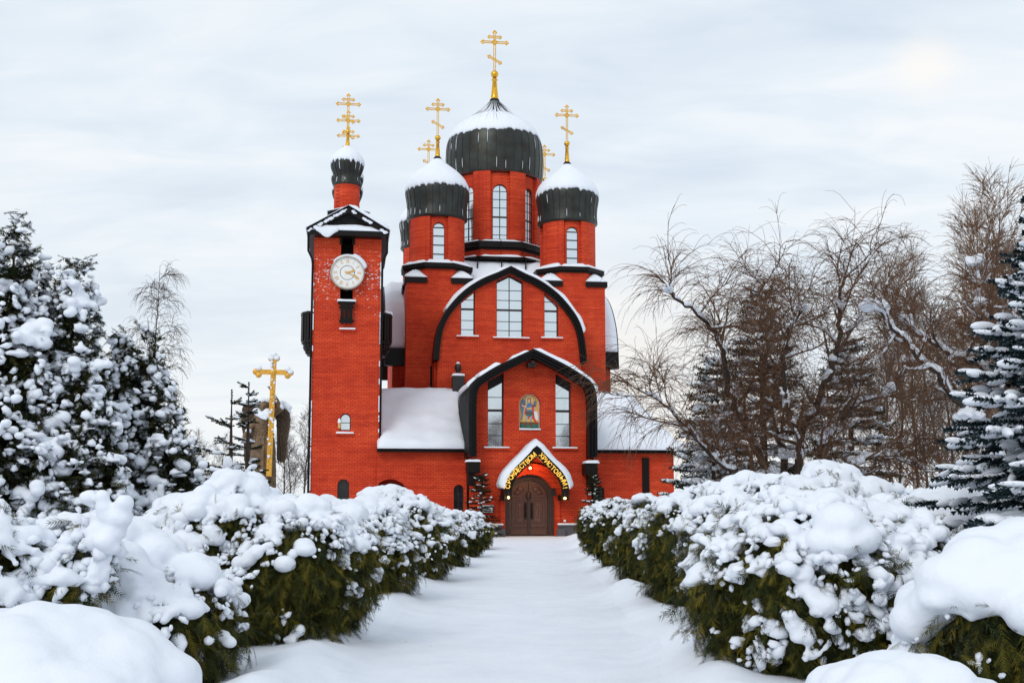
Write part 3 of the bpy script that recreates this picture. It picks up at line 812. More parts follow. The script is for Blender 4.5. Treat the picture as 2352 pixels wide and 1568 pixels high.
def lamp(u, v, z, parent, e=30.):
    mb = MB(); mb.lathe([(.03,z+.14),(.05,z+.12),(.075,z+.08),(.08,z+.05)], u, v, 10); mb.tube([(u,v,z+.13),(u,v,z+.3)], .015, 5)
    l = mb.build('porch_lamp', M['black'], parent)
    g = MB(); g.ball((u,v,z), .062, seg=12); g.build('bulb', M['lamp'], l)
    ld = bpy.data.lights.new('lamp_light', 'POINT'); ld.energy = e; ld.color = (1,.55,.2); ld.shadow_soft_size = .08
    lo = bpy.data.objects.new('lamp_light', ld); COL.objects.link(lo); lo.parent = church; lo.location = (u, v-.14, z)
lamp(*(lambda p: (p[0], hv-.12, p[1]))(P(*Z6(342,908), hv-.12)), church, 10.)
lamp(*(lambda p: (p[0], hv-.12, p[1]))(P(*Z6(1166,918), hv-.12)), church, 10.)
lamp(*(lambda p: (p[0], -.75, p[1]))(P(*Z6(658,478), -.75)), church, 75.)
# small notice case and a socket box on the wall
mb = MB(); a = P(*Z6(0,1040),-.02); b = P(*Z6(125,1135),-.02); mb.box(a[0]-.25,b[0],-.10,-.005,b[1],a[1]); nb = mb.build('notice_case', M['frame'], church)
mb = MB(); mb.box(a[0]-.19,b[0]-.06,-.112,-.103,b[1]+.05,a[1]-.05); mb.build('notice', M['white'], nb)
mb = MB(); snow_flat(mb, a[0]-.28,b[0]+.02,-.14,-.005,a[1]+.003,.10,.05,.1); mb.build('snow', M['snow'], nb)
mb = MB(); a = P(*Z6(1162,1246),-.02); mb.box(a[0]-.06,a[0]+.06,-.06,-.003,a[1]-.06,a[1]+.06); mb.build('socket_box', M['white'], church)
mb = MB(); a = P(*Z6(998,830),-.27); mb.box(a[0]-.12,a[0]+.12,-.31,-.262,a[1]-.2,a[1]+.2); mb.build('plaque', M['frame'], church)

# ---- side wings: walls at v 1.5, lean-to snowy roofs up to the main block
WV = 1.5
zE = 4.53
XR = PU(1548,1100,WV); XL = -8.2
zR = 8.45
def wing_arch(cx, w, zt): return arch(cx-w/2, cx+w/2, .55, zt)
# left: big gateway arch beside the tower and a small grilled window
ga = P(905,1098,WV); g0 = PU(870,1150,WV); g1 = PU(940,1150,WV)
gw = (PU(938,1150,WV)-g0)
gate_c = -7.45; gate_r = PU(940,1150,WV)-gate_c
gate_top = PZ(905,1100,WV)
small_l = arch(PU(*Z5(1227,1300),WV), PU(*Z5(1301,1300),WV), .9, PZ(*Z5(1262,1268),WV))
o = [(XL,0.),(gate_c-gate_r,0.)]+[(gate_c-gate_r*cos(pi*k/14), gate_top-gate_r+gate_r*sin(pi*k/14)) for k in range(15)]+[(gate_c+gate_r,0.),(-WALLX-.004,0.),(-WALLX-.004,zE),(XL,zE)]
if gate_c-gate_r < XL: o = [(XL,0.),(XL+.05,0.)]+[p for p in o[2:17] if p[0] > XL+.06]+o[17:]
mb = MB(); mb.wall(o, [small_l], WV, WV+.5); mb.build('wing_wall', M['brick'], church)
sr = arch(PU(1366,1130,WV), PU(1388,1130,WV), .9, PZ(1377,1116,WV))
mb = MB(); o = rect(WALLX+.004, XR, 0., zE); mb.wall(o, [sr], WV, WV+.5)
mb.box(XR-.5, XR, WV+.5, 12., 0., zE); mb.build('wing_wall', M['brick'], church)
for pl in (small_l, sr):
    x0, x1 = pl[0][0], pl[1][0]; zt = max(p[1] for p in pl)
    window(church, pl, WV, [(x0+x1)/2], [1.5,2.0,2.5], .22, .05, 'dark_glass')
mb = MB(); mb.box(XL-.5,-3.2,WV+2.5,WV+2.6,0.,zE-.2); mb.build('passage_back', M['brick'], church)
mb = MB(); mb.box(XL-.5,-3.2,WV+.5,WV+2.45,zE-.22,zE-.1); mb.build('passage_ceiling', M['timber'], church)
mb = MB()       # dark timber post panel at the east end of the right wing
a = PU(1475,1100,WV); b = PU(1490,1100,WV); mb.box(a,b,WV-.12,WV-.003,0.,zE-.25); mb.build('timber_pier', M['timber'], church)
# eaves boards and gutters
mb = MB(); mb.box(XL,-3.55,WV-.45,WV+.2,zE+.004,zE+.16); mb.box(3.6,XR+.45,WV-.45,WV+.2,zE+.004,zE+.16); mb.box(XR-.1,XR+.45,WV+.205,12.2,zE+.004,zE+.16)
mb.build('eaves', M['timber'], church)
mb = MB()
BV = 7.8
roofL = [(XL,WV-.45,zE+.17),(-3.0,WV-.45,zE+.17),(-3.0,BV,zR),(XL,BV,zR)]
mb.add([(x,y,z-.0) for x,y,z in roofL]+[(x,y,z-.12) for x,y,z in roofL], [(0,1,2,3),(7,6,5,4),(0,4,5,1),(1,5,6,2),(2,6,7,3),(3,7,4,0)])
HX = PU(1430,908,BV)
pR = [(3.0,WV-.45,zE+.17),(XR+.45,WV-.45,zE+.17),(HX,BV,zR),(3.0,BV,zR)]
mb.add(pR+[(x,y,z-.12) for x,y,z in pR], [(0,1,2,3),(7,6,5,4),(0,4,5,1),(1,5,6,2),(2,6,7,3),(3,7,4,0)])
pE = [(XR+.45,WV-.45,zE+.17),(XR+.45,12.3,zE+.17),(HX,12.3,zR),(HX,BV,zR)]
mb.add(pE+[(x,y,z-.12) for x,y,z in pE], [(0,1,2,3),(7,6,5,4),(0,4,5,1),(1,5,6,2),(2,6,7,3),(3,7,4,0)])
wrf = mb.build('wing_roof', M['roof'], church)
mb = MB()
def quad_snow(q, ni, nj, th, ew, seed, rough=.35):
    q = [np.array(p, float) for p in q]
    s, t = np.meshgrid(np.linspace(0,1,ni), np.linspace(0,1,nj), indexing='ij')
    b = ((1-s)*(1-t))[...,None]*q[0]+(s*(1-t))[...,None]*q[1]+(s*t)[...,None]*q[2]+((1-s)*t)[...,None]*q[3]
    n = np.cross(q[1]-q[0], q[3]-q[0]); n /= np.linalg.norm(n)
    if n[2] < 0: n = -n
    snow_sheet(mb, b, np.broadcast_to(n, b.shape).copy(), th, ew, seed, rough)
quad_snow([(XL,WV-.5,zE+.174),(-3.32,WV-.5,zE+.174),(-3.0,BV-.05,zR),(XL,BV-.05,zR)], 26, 30, .34, .35, 1.7)
quad_snow([(3.38,WV-.5,zE+.174),(XR+.5,WV-.5,zE+.174),(HX,BV-.02,zR+.004),(3.0,BV-.02,zR+.004)], 28, 30, .34, .35, 8.7)
quad_snow([(XR+.5,WV-.45,zE+.174),(XR+.5,12.3,zE+.174),(HX+.02,12.3,zR+.004),(HX+.02,BV,zR+.004)], 24, 20, .3, .35, 4.4)
mb.pieces('roof_snow', M['snow'], wrf)
# downpipes
def pipe(pts, r=.055, parent=church):
    m = MB(); m.tube(pts, r, 8); return m.build('downpipe', M['timber'], parent)
u = PU(1074,1100,WV); pipe([(u,WV-.4,zE),(u,WV-.12,zE-.3),(u,WV-.12,.1)])
u = PU(1361,1100,WV); pipe([(u,WV-.4,zE),(u,WV-.12,zE-.3),(u,WV-.12,.1)])
# little flue on the ridge of the left wing roof
a = P(*Z3(578,880),BV-.5); mb = MB(); mb.box(a[0]-.35,a[0]+.35,BV-.9,BV-.1,zR-.2,a[1]); mb.lathe([(.13,a[1]),(.13,a[1]+.35),(.2,a[1]+.4),(.2,a[1]+.66),(.1,a[1]+.75)],a[0],BV-.5,10)
fl = mb.build('flue', M['black'], church)
mb = MB(); snow_flat(mb,a[0]-.38,a[0]+.38,BV-.93,BV-.07,a[1]+.003,.18,.1,.12); mb.ball((a[0],BV-.5,a[1]+.8),.13,1,1,.7,8); mb.build('snow', M['snow'], fl)

# ---- main body: a cross of four bays under pointed barrel roofs, four corner blocks
CV = 15.5; HB = 4.72; A_ = 4.30
BZ = PZ(*Z3(935,110), BV)      # apex of the bay roof
bh = [P(*Z3(x,y), BV-.5) for x,y in [(935,110),(1030,160),(1140,212),(1250,290),(1340,385),(1405,480),(1440,575),(1457,680),(1466,780)]]
bu = bh[0][0]; bh = [(u-bu,z) for u,z in bh]; bh = [bh[0]]+smooth_line(bh[1:],4)
bay_line = [(-u,z) for u,z in bh[::-1]]+bh[1:]
bay_in = offset(bay_line, -.30)
HB = bay_line[-1][0]-.12
def bay_outline(): return dedupe([(-HB,0.)]+[(max(-HB,min(HB,u)),z) for u,z in bay_in]+[(HB,0.)])
zb = PZ(*Z3(920,612),BV); zl = PZ(*Z3(700,602),BV)
def poly_win(x0, x1, z0, ztl, ztr, zm=None):
    return [(x0,z0),(x1,z0),(x1,ztr)]+([((x0+x1)/2,zm)] if zm else [])+[(x0,ztl)]
zc = PZ(*Z3(925,190),BV)
wins = [poly_win(-.83,.83,zb,zc-.3,zc-.3,zc+.12), poly_win(-3.05,-2.17,zl,PZ(*Z3(672,300),BV)-.05,PZ(*Z3(672,300),BV)+.5), poly_win(2.17,3.05,zl,PZ(*Z3(672,300),BV)+.5,PZ(*Z3(672,300),BV)-.05)]
hm0 = [PZ(*Z3(920,y),BV) for y in (556,493,345,276)]; hmb = (PZ(*Z3(920,413),BV),.12)
hm1 = [PZ(*Z3(700,y),BV) for y in (550,486,343)]
def bay(parent, detail):
    """one bay of the cross in its own frame: face at y 0, running back to the crossing"""
    D = CV-BV-2.2
    mb = MB(); mb.wall(bay_outline(), [tall_hole(w, bay_in, .12)[0] for w in wins] if detail else [], 0., .5)
    mb.box(-HB,-HB+.5,.5,D,0.,bay_in[0][1]); mb.box(HB-.5,HB,.5,D,0.,bay_in[0][1])
    w = mb.build('bay_wall', M['brick'], parent)
    mb = MB()
    mb.ring(bay_line, offset(bay_line,-.12), -.52, D)
    mb.ring(offset(bay_line,-.125), offset(bay_line,-.24), -.40, -.12)
    mb.ring(offset(bay_line,-.245), offset(bay_line,-.36), -.28, -.006)
    r = mb.build('bay_roof', M['roof'], parent)
    return w, r
w0, r0 = bay(church, True)
for o in (w0, r0): o.location = (0,BV,0)
k0 = [window(church, wins[0], 0., [0.], hm0+[hmb], .3), window(church, wins[1], 0., (), hm1+[hmb], .3), window(church, wins[2], 0., (), hm1+[hmb], .3)]
k0 += [head_shade(church, w, tall_hole(w, bay_in, .12)[1], 0.) for w in wins]
for o in k0: o.location = (0,BV,0)
for o, (x0,x1,z) in zip(range(3), [(-1.05,1.2,zb),(-3.3,-1.95,zl),(1.95,3.3,zl)]): s = sill(church, x0, x1, z-.02, 0., .07, .14, .10); s.location = (0,BV,0)
mb = MB(); D = CV-BV-2.2
nb_ = len(bay_line); bm_ = nb_//2
line_snow(bay_line, bm_, nb_-9, -.58, D, .26, 16, 3.3, .3, .35, 2)
line_snow(bay_line, 14, bm_, -.40, D, .24, 16, 5.3, .3, .35, 2)
s0 = mb.pieces('roof_snow', M['snow'], r0)
for ang, px, py in ((pi/2, CV-BV-.62, CV), (-pi/2, -(CV-BV-.62), CV), (pi, 0., CV+(CV-BV))):
    w, r = bay(church, False)
    for o in (w, r): o.location = (px,py,0); o.rotation_euler = (0,0,ang)
    mb = MB(); line_snow(bay_line, 5, nb_-6, -.45, D, .30, 14, px+py, .3, .35, 2)
    mb.pieces('roof_snow', M['snow'], r)
# crossing block under the drum
mb = MB(); mb.box(-4.6,4.6,CV-4.6,CV+4.6,8.,BZ-1.2); mb.build('crossing_wall', M['brick'], church)
def octa(cx, cy, r, ph=pi/8): return [(cx+r/cos(pi/8)*cos(ph+pi*k/4), cy+r/cos(pi/8)*sin(ph+pi*k/4)) for k in range(8)]
def octa_snow(mb, cx, cy, r0, r1, z0, z1, th, seed, ph=pi/8):
    """snow on an eight-sided sloping ledge from r1 (outside, z0) in to r0 (z1)"""
    for k in range(8):
        a = octa(cx,cy,r1,ph)[k]; b = octa(cx,cy,r1,ph)[(k+1)%8]; c = octa(cx,cy,r0,ph)[(k+1)%8]; d = octa(cx,cy,r0,ph)[k]
        s, t = np.meshgrid(np.linspace(0,1,9), np.linspace(0,1,6), indexing='ij')
        q = [np.array((*a,z0)), np.array((*b,z0)), np.array((*c,z1)), np.array((*d,z1))]
        B = ((1-s)*(1-t))[...,None]*q[0]+(s*(1-t))[...,None]*q[1]+(s*t)[...,None]*q[2]+((1-s)*t)[...,None]*q[3]
        n = np.zeros_like(B); n[...,2] = 1
        T = th*(.35+.65*np.minimum(1, t/.35)*np.ones_like(s))
        snow_sheet(mb, B, n, T, .02, seed+k, .4)
# stepped octagon that carries the main drum
vB = CV-3.2
zA = PZ(*Z7(1050,240), CV-2.9); zB = PZ(*Z7(1050,300), CV-2.9); zC2 = PZ(*Z7(1050,375), CV-3.2); zD = PZ(*Z7(1050,430), CV-3.4)
mb = MB(); mb.prism_z(octa(0,CV,3.15), zD-1.5, zA-.02); mb.build('drum_base', M['brick'], church)
mb = MB(); mb.prism_z(octa(0,CV,3.42), zB, zA); mb.prism_z(octa(0,CV,3.24), zB-.14, zB-.005); mb.build('drum_cornice', M['timber'], church)
mb = MB(); mb.prism_z(octa(0,CV,3.75), zD+.05, zC2-.2); lg = mb.build('lower_ledge', M['timber'], church)
mb = MB(); octa_snow(mb, 0, CV, 2.7, 3.46, zA+.004, zA+.05, .14, 2.); octa_snow(mb, 0, CV, 3.2, 3.79, zC2-.196, zC2-.19, .22, 5.); mb.build('ledge_snow', M['snow'], church)
mb = MB()
zc_ = BZ-.55
quadlist = [((-4.7,-4.7),(4.7,-4.7)),((4.7,-4.7),(4.7,4.7)),((4.7,4.7),(-4.7,4.7)),((-4.7,4.7),(-4.7,-4.7))]
for i,(a,b) in enumerate(quadlist):
    quad_snow([(a[0],CV+a[1],BZ-1.5),(b[0],CV+b[1],BZ-1.5),(b[0]*.66,CV+b[1]*.66,zD+.05),(a[0]*.66,CV+a[1]*.66,zD+.05)], 16, 8, .3, .05, i*2.2)
mb.build('crossing_snow', M['snow'], church)
# rails and stays on the octagon
mb = MB()
oc = octa(0,CV,3.85)
for k in range(8):
    a, b = oc[k], oc[(k+1)%8]; mb.tube([(*a,zD+.12),(*b,zD+.12)], .10, 8)
    m_ = ((a[0]+b[0])/2,(a[1]+b[1])/2); mb.tube([(*m_,zD-.5),(*m_,zD+.1)], .04, 6); mb.tube([(*a,zD-.6),(*a,zD+.1)], .05, 6)
    c, d = octa(0,CV,3.5)[k], octa(0,CV,3.5)[(k+1)%8]
    mb.tube([(*c,zC2),(*c,zA+.2)], .02, 5); mb.tube([(*d,zA+.12),(*c,zA+.12)], .012, 5)
    mb.tube([((c[0]+d[0])/2,(c[1]+d[1])/2,zC2-.3),((c[0]+d[0])/2,(c[1]+d[1])/2,zA+.15)], .018, 5)
mb.build('snow_guard', M['timber'], church)

# ---- drums with round-headed windows, onion domes, gilded crosses
def drum(parent, cx, cy, r, z0, z1, nwin, wz0, wz1, ww, ph, niche_w, niche_z1, depth=.22, v_m=True, hbars=(), seen=None):
    wins_ = [ph+2*pi*k/nwin for k in range(nwin)]
    # brick shell with shallow niches, the opening within each niche
    def shell(rad, hole_w, hz0, hz1, back, square=False):
        mb = MB(); th = []
        hw = hole_w/2/rad
        cuts = set()
        for w in wins_:
            for t in np.linspace(-hw, hw, 13): cuts.add(round((w+t)%(2*pi), 6))
        for t in np.arange(0, 2*pi, 2*pi/96):
            if min(abs((t-w+pi)%(2*pi)-pi) for w in wins_) > hw+.02: cuts.add(round(t, 6))
        th = sorted(cuts); n = len(th)
        def htop(t):
            d = min(abs((t-w+pi)%(2*pi)-pi) for w in wins_)
            if square: return hz1
            if d > hw-1e-6: return None if d > hw+1e-6 else hz1-hole_w/2
            x = d*rad; q = hole_w/2
            return hz1-q+sqrt(max(0, q*q-x*x))
        pt = lambda t, z, rr: (cx+rr*cos(t), cy+rr*sin(t), z)
        for i in range(n):
            a, b = th[i], th[(i+1)%n]
            bb = b if b > a else b+2*pi
            m = (a+bb)/2; d = min(abs((m-w+pi)%(2*pi)-pi) for w in wins_)
            if d < hw:
                ta, tb = htop(a) or hz1-hole_w/2, htop(b) or hz1-hole_w/2
                if hz0 > z0+.01: mb.add([pt(a,z0,rad),pt(b,z0,rad),pt(b,hz0,rad),pt(a,hz0,rad),pt(a,hz0,back),pt(b,hz0,back)], [(0,1,2,3),(3,2,5,4)])
                mb.add([pt(a,ta,rad),pt(b,tb,rad),pt(b,z1,rad),pt(a,z1,rad),pt(a,ta,back),pt(b,tb,back)], [(0,1,2,3),(1,0,4,5)])
                for t, o in ((a,1),(b,-1)):
                    if min(abs(abs((t-w+pi)%(2*pi)-pi)-hw) for w in wins_) < 1e-4:
                        zt_ = hz1 if square else hz1-hole_w/2; q = [pt(t,hz0,rad),pt(t,hz0,back),pt(t,zt_,back),pt(t,zt_,rad)]
                        mb.add(q, [(0,1,2,3)] if o < 0 else [(3,2,1,0)])
            else:
                mb.add([pt(a,z0,rad),pt(b,z0,rad),pt(b,z1,rad),pt(a,z1,rad)], [(0,1,2,3)])
        return mb
    mb = shell(r, niche_w, z0+.02, z1-.01, r-depth, True)
    m2 = shell(r-depth, ww, wz0, wz1, r-depth-.35); mb.add(m2.v, m2.f)
    for i in range(len(mb.smooth)): mb.smooth[i] = False
    mb.build('drum_wall', M['brick'], parent)
    for k, w in enumerate(wins_):
        if seen is not None and k not in seen: continue
        wo = window(parent, arch(-ww/2,ww/2,wz0,wz1,14), 0., [0.] if v_m else (), hbars, 0., .05)
        wo.location = (cx+(r-depth-.14)*cos(w), cy+(r-depth-.14)*sin(w), 0); wo.rotation_euler = (0,0,w+pi/2)
    mb = MB(); mb.lathe([(r-depth-.6,z0),(r-depth-.6,z1)], cx, cy, 24); mb.build('drum_lining', M['void'], parent)
def dome(parent, cx, cy, prof, nrib, snow_r, z_lo, z_hi, seed, th=.07, bare_neck=0., rim_snow=True):
    """prof (r,z) bottom to top; snow lies between z_lo and z_hi"""
    fine = smooth_line(prof, 5)
    mb = MB(); seg = nrib*3
    mb.lathe([(fine[0][0]-.12, fine[0][1]-.10)]+fine, cx, cy, seg)
    d = mb.build('dome', M['dome'], parent)
    mb = MB()
    for k in range(nrib):
        t = 2*pi*k/nrib
        mb.tube([(cx+(r+.008)*cos(t), cy+(r+.008)*sin(t), z) for r,z in fine if r > .12], .022, 5, cap=False)
    mb.build('dome_seam', M['dome_seam'], d)
    # snow cap: ragged below, panel by panel
    rng = random.Random(seed); mb = MB(); n = nrib*6
    jag = [rng.uniform(-.16,.16) for _ in range(nrib)]
    zs = [p[1] for p in fine]; rs = [p[0] for p in fine]
    def rz(z): return float(np.interp(z, zs, rs))
    lo, hi = [], []
    for k in range(n):
        p = k//6; f = (k%6)/6; tt = 2*pi*k/n
        edge = .10*(abs(f-.08) < .1)
        lo.append(z_lo+.6*jag[p]*(z_hi-z_lo)*.22+.10*fbm((tt*6+seed, seed, 0))-edge+.06*sin(tt*2+seed))
        h = z_hi
        if bare_neck: h = z_hi-bare_neck*(.5+.5*rng.random())*(1 if (k%6) in (1,2,3,4) else .1)
        hi.append(h)
    m = 16; vs = []
    for i in range(m+1):
        f = i/m
        for k in range(n):
            t = 2*pi*k/n; z = lo[k]+(hi[k]-lo[k])*f; r = rz(z)
            e = min(1., f/.12)*min(1., (1-f)/.08+.15)
            q = th*(.25+.75*sqrt(max(0,e*(2-min(1,e)))))*(1+.25*fbm((cos(t)*3+seed, sin(t)*3, z*2)))
            # thickness is laid along the slope normal, roughly
            dz = (rz(z-.05)-rz(z+.05))/.1; nl_ = sqrt(1+dz*dz)
            vs.append((cx+(r+q/nl_)*cos(t), cy+(r+q/nl_)*sin(t), z+q*dz/nl_))
    b = len(vs)
    for k in range(n):
        t = 2*pi*k/n; r = rz(lo[k])-.01; vs.append((cx+r*cos(t), cy+r*sin(t), lo[k]))
    fs = [(i*n+k, i*n+(k+1)%n, (i+1)*n+(k+1)%n, (i+1)*n+k) for i in range(m) for k in range(n)]
    fs += [(b+k, b+(k+1)%n, (k+1)%n, k) for k in range(n)]
    mb.add(vs, fs, 0, True)
    # thin lines of snow caught beside the seams near the rim
    for k in range(nrib):
        zb = fine[0][1]; run = z_lo-zb
        for lo_z, hi_z, pr in ((zb+.03, zb+.40*run, .62 if rim_snow else .2), (z_lo-.45*run, z_lo, .3)):
            if rng.random() < pr:
                a = lo_z+rng.uniform(0,.12)*run; c = a+rng.uniform(.4,1.)*(hi_z-a); t = 2*pi*(k+.05)/nrib
                mb.tube([(cx+(rz(z)+.014)*cos(t), cy+(rz(z)+.014)*sin(t), z) for z in np.linspace(a, c, 8)], [.004,.014,.020,.018,.022,.016,.013,.004], 5, cap=False)
    mb.build('snow_cap', M['snow'], d)
    return d
def ortho_cross(parent, cx, cy, z0, z1, w, name='cross', spire=None):
    """eight-pointed cross with trefoil ends, turned to the west front"""
    h = z1-z0; t = h*.022; mb = MB()
    zm = z1-h*.30; zu = z1-h*.17; zl_ = z0+h*.27
    g = t*.95
    for s in (-1,1): mb.box(cx+s*g-t*.42, cx+s*g+t*.42, cy-t*.7, cy+t*.7, z0, z1-h*.06)
    def tre(x, z, dx, dz, r):
        for a in (0, pi/2, -pi/2):
            c, s_ = cos(a), sin(a); px, pz = dx*c-dz*s_, dx*s_+dz*c
            mb.ball((x+px*r*1.0, cy, z+pz*r*1.0), r*.82, 1, .55, 1, 8)
    def arm(x0, za, x1, zb_):
        for s in (-1,1): mb.bar((cx+x0,cy,za+s*g), (cx+x1,cy,zb_+s*g), t*1.3, t*.8)
    r = h*.034
    arm(-w/2,zm,w/2,zm); tre(cx-w/2-r*.3,zm,-1,0,r); tre(cx+w/2+r*.3,zm,1,0,r)
    arm(-w*.24,zu,w*.24,zu); tre(cx-w*.24,zu,-1,0,r*.85); tre(cx+w*.24,zu,1,0,r*.85)
    q = w*.24; arm(-q,zl_+q*.55,q,zl_-q*.55); tre(cx-q,zl_+q*.55,-1,.5,r*.85); tre(cx+q,zl_-q*.55,1,-.5,r*.85)
    tre(cx, z1-h*.055, 0, 1, r)
    c = 2.9*t
    for i in range(4):
        a, b = i*pi/2, (i+1)*pi/2; mb.bar((cx+c*cos(a),cy,zm+c*sin(a)), (cx+c*cos(b),cy,zm+c*sin(b)), t*1.4, t*.9, (0,1,0))
    return mb.build(name, M['gold'], parent)
def spire(parent, cx, cy, r0, r1, z0, z1, rb):
    mb = MB(); mb.lathe([(r0,z0),(r0*.92,z0+.1*(z1-z0)),(r1,z1-rb*.9),(r1*1.5,z1-rb*.85),(r1*1.5,z1-rb*.7),(r1,z1-rb*.65),(r1,z1)], cx, cy, 16)
    mb.ball((cx,cy,z1+rb*.75), rb, 1,1,1, 16)
    s = mb.build('spire', M['gold'], parent)
    return s
def scale_at(v, u=0):  # photo pixels per metre on the church plane v
    return 1/abs(P(1177,700,v)[0]-P(1176,700,v)[0])
# main drum and dome
zd = lambda y, v=CV: PZ(*Z2(652,y), v)
s_ = scale_at(CV); mpp = .6507/1.7415/s_
RD = 287*mpp
drum(church, 0, CV, RD, zA-.1, zd(1005), 8, PZ(*Z2(688,1365),CV-RD), PZ(*Z2(688,1003),CV-RD), 1.02*1.0, -pi/2, 1.34, PZ(*Z2(688,985),CV-RD), .25, True,
     [PZ(*Z2(688,y),CV-RD) for y in (1313,1262,1146,1094,1044)]+[(PZ(*Z2(688,1203),CV-RD),.11)], seen=(0,1,7,2,6))
mprof = [(290,1002),(296,960),(299,900),(298,850),(295,800),(284,755),(264,712),(232,672),(190,640),(140,612),(98,590),(66,562),(44,532),(32,508),(25,490)]
dome(church, 0, CV, [(r*mpp, zd(y)) for r,y in mprof], 34, 0, zd(752), zd(500), 3, .06, bare_neck=(zd(500)-zd(618)), rim_snow=True)
sp = spire(church, 0, CV, 25*mpp, 13*mpp, zd(492), zd(352), 24*mpp)
ortho_cross(church, 0, CV, zd(312), zd(64), 142*mpp)
# corner towers
def corner(su, sv):
    cx, cy = su*A_, CV+sv*A_*1.02
    v0 = CV-A_*1.02
    s_ = scale_at(v0); mp_ = .6507/1.7415/s_
    zc_ = lambda y: PZ(*Z2(305,y), v0)
    bw = 2.02
    zcap = PZ(*Z7(165,655), v0-bw); zoct = PZ(*Z7(300,498), v0-2.0); zocb = PZ(*Z7(300,450), v0-2.0)
    mb = MB(); mb.box(cx-bw,cx+bw,cy-bw,cy+bw,0.,zcap+.05); mb.build('corner_wall', M['brick'], church)
    mb = MB(); mb.prism_z(octa(cx,cy,bw-.03), zcap+.05, zoct+.05); mb.build('corner_neck', M['brick'], church)
    mb = MB(); mb.prism_z(octa(cx,cy,bw+.22), zoct+.05, zocb); mb.prism_z(octa(cx,cy,bw+.12), zoct-.06, zoct+.045)
    cn = mb.build('corner_cornice', M['timber'], church)
    mb = MB(); octa_snow(mb, cx, cy, 1.5, bw+.26, zocb+.004, zocb+.12, .2, su*3+sv); mb.build('snow', M['snow'], cn)
    for a in range(4):      # corner caps where the square turns to an octagon
        sx_, sy_ = ((1,1),(-1,1),(-1,-1),(1,-1))[a]
        k = bw*tan(pi/8); e = .14
        tri = [(cx+sx_*(bw+e),cy+sy_*(bw+e)),(cx+sx_*(k-.1),cy+sy_*(bw+e)),(cx+sx_*(bw+e),cy+sy_*(k-.1))]
        mb = MB(); mb.prism_z([tri[0],tri[1],tri[2]], zcap, zcap+.34)
        # raking ridge against the neck
        inn = [(cx+sx_*(bw-.05)*.72,cy+sy_*(bw-.05)*.72)]
        b = mb.build('corner_cap', M['timber'], church)
        mb = MB(); zt_ = zcap+.35
        ap = (cx+sx_*1.32, cy+sy_*1.32, zcap+1.0)
        n_ = 7
        q0 = np.array((*tri[1],zt_)); q1 = np.array((*tri[0],zt_)); q2 = np.array((*tri[2],zt_)); ap = np.array(ap)
        for A1, B1 in ((q0,q1),(q1,q2)):
            s, t = np.meshgrid(np.linspace(0,1,n_), np.linspace(0,.97,n_), indexing='ij')
            B = ((1-s)*(1-t))[...,None]*A1+(s*(1-t))[...,None]*B1+t[...,None]*ap
            nn = np.cross(B1-A1, ap-A1); nn /= np.linalg.norm(nn)
            if nn[2] < 0: nn = -nn
            snow_sheet(mb, B, np.broadcast_to(nn, B.shape).copy(), .12, .05, a+su, .3)
        mb.build('snow', M['snow'], b)
    r = 172*mp_
    vf = v0-r
    ang = -pi/2
    drum(church, cx, cy, r, zocb-.05, zc_(1222), 4, PZ(*Z2(310,1480),vf), PZ(*Z2(310,1238),vf), .78, ang, 1.18, PZ(*Z2(310,1212),vf), .2, False,
         [(PZ(*Z2(310,y),vf),.07) for y in (1432,1376,1320,1268)], seen=(0,1,3))
    prof = [(183,1236),(181,1205),(180,1170),(184,1130),(191,1090),(192,1060),(186,1030),(170,998),(146,968),(116,940),(84,915),(56,892),(36,872),(22,852),(15,842)]
    dome(church, cx, cy, [(q*mp_, zc_(y)) for q,y in prof], 28, 0, zc_(1056), zc_(862), int(su*7+sv*3+20), .06)
    spire(church, cx, cy, 16*mp_, 9*mp_, zc_(846), zc_(738), 18*mp_)
    ortho_cross(church, cx, cy, zc_(702), zc_(483), 122*mp_)
for su in (-1,1):
    for sv in (-1,1): corner(su, sv)
# corner downpipes beside the bay
for su in (-1,1): pipe([(su*(HB+.12),BV+1.25,bay_line[0][1]-.2),(su*(HB+.12),BV+1.25,8.)], .06)
# ================================================================ BELL TOWER
tower = thing('bell_tower', 'slender red brick bell tower with a white round clock and three small domes', 'bell tower', (OX,OY,0), YAW)
TV = 1.7; TX0, TX1 = -11.80, -8.10; TC = (TX0+TX1)/2; TL = 9.6
tz = lambda y, x=798: PZ(x, y, TV)
zEv = PZ(*Z1(390,950), TV-.3)
slot_a = rect(PU(785,560,TV), PU(811,560,TV), tz(672), tz(538)+.3)
def t1(x, y): return P(*Z1(x,y), TV)
mid_win = arch(t1(386,1500)[0] if 0 else P(*Z5(388,850),TV)[0], P(*Z5(466,850),TV)[0], P(*Z5(425,868),TV)[1], P(*Z5(425,743),TV)[1])
low_win = arch(P(*Z5(368,1300),TV)[0], P(*Z5(455,1300),TV)[0], .9, P(*Z5(410,1228),TV)[1])
slot_up = rect(P(*Z1(347,1000),TV)[0], P(*Z1(428,1000),TV)[0], P(*Z1(385,1420),TV)[1], zEv-.15)
mb = MB()
mb.wall(rect(TX0,TX1,0.,zEv+.1), [mid_win, low_win, slot_up], TV, TV+.5)
mb.box(TX0,TX0+.5,TV+.5,TV+TL,0.,zEv+.1); mb.box(TX1-.5,TX1,TV+.5,TV+TL,0.,zEv+.1); mb.box(TX0+.5,TX1-.5,TV+TL-.5,TV+TL,0.,zEv+.1)
mb.build('tower_wall', M['brick_flecked'], tower)
mb = MB(); mb.box(TX0+.5,TX1-.5,TV+1.4,TV+1.6,7.,zEv); mb.build('belfry_shade', M['void'], tower)  # upright near-black board added to stand for the unlit depth behind the opening
w = window(tower, mid_win, TV, (), [P(*Z5(425,810),TV)[1]], .25, .05)
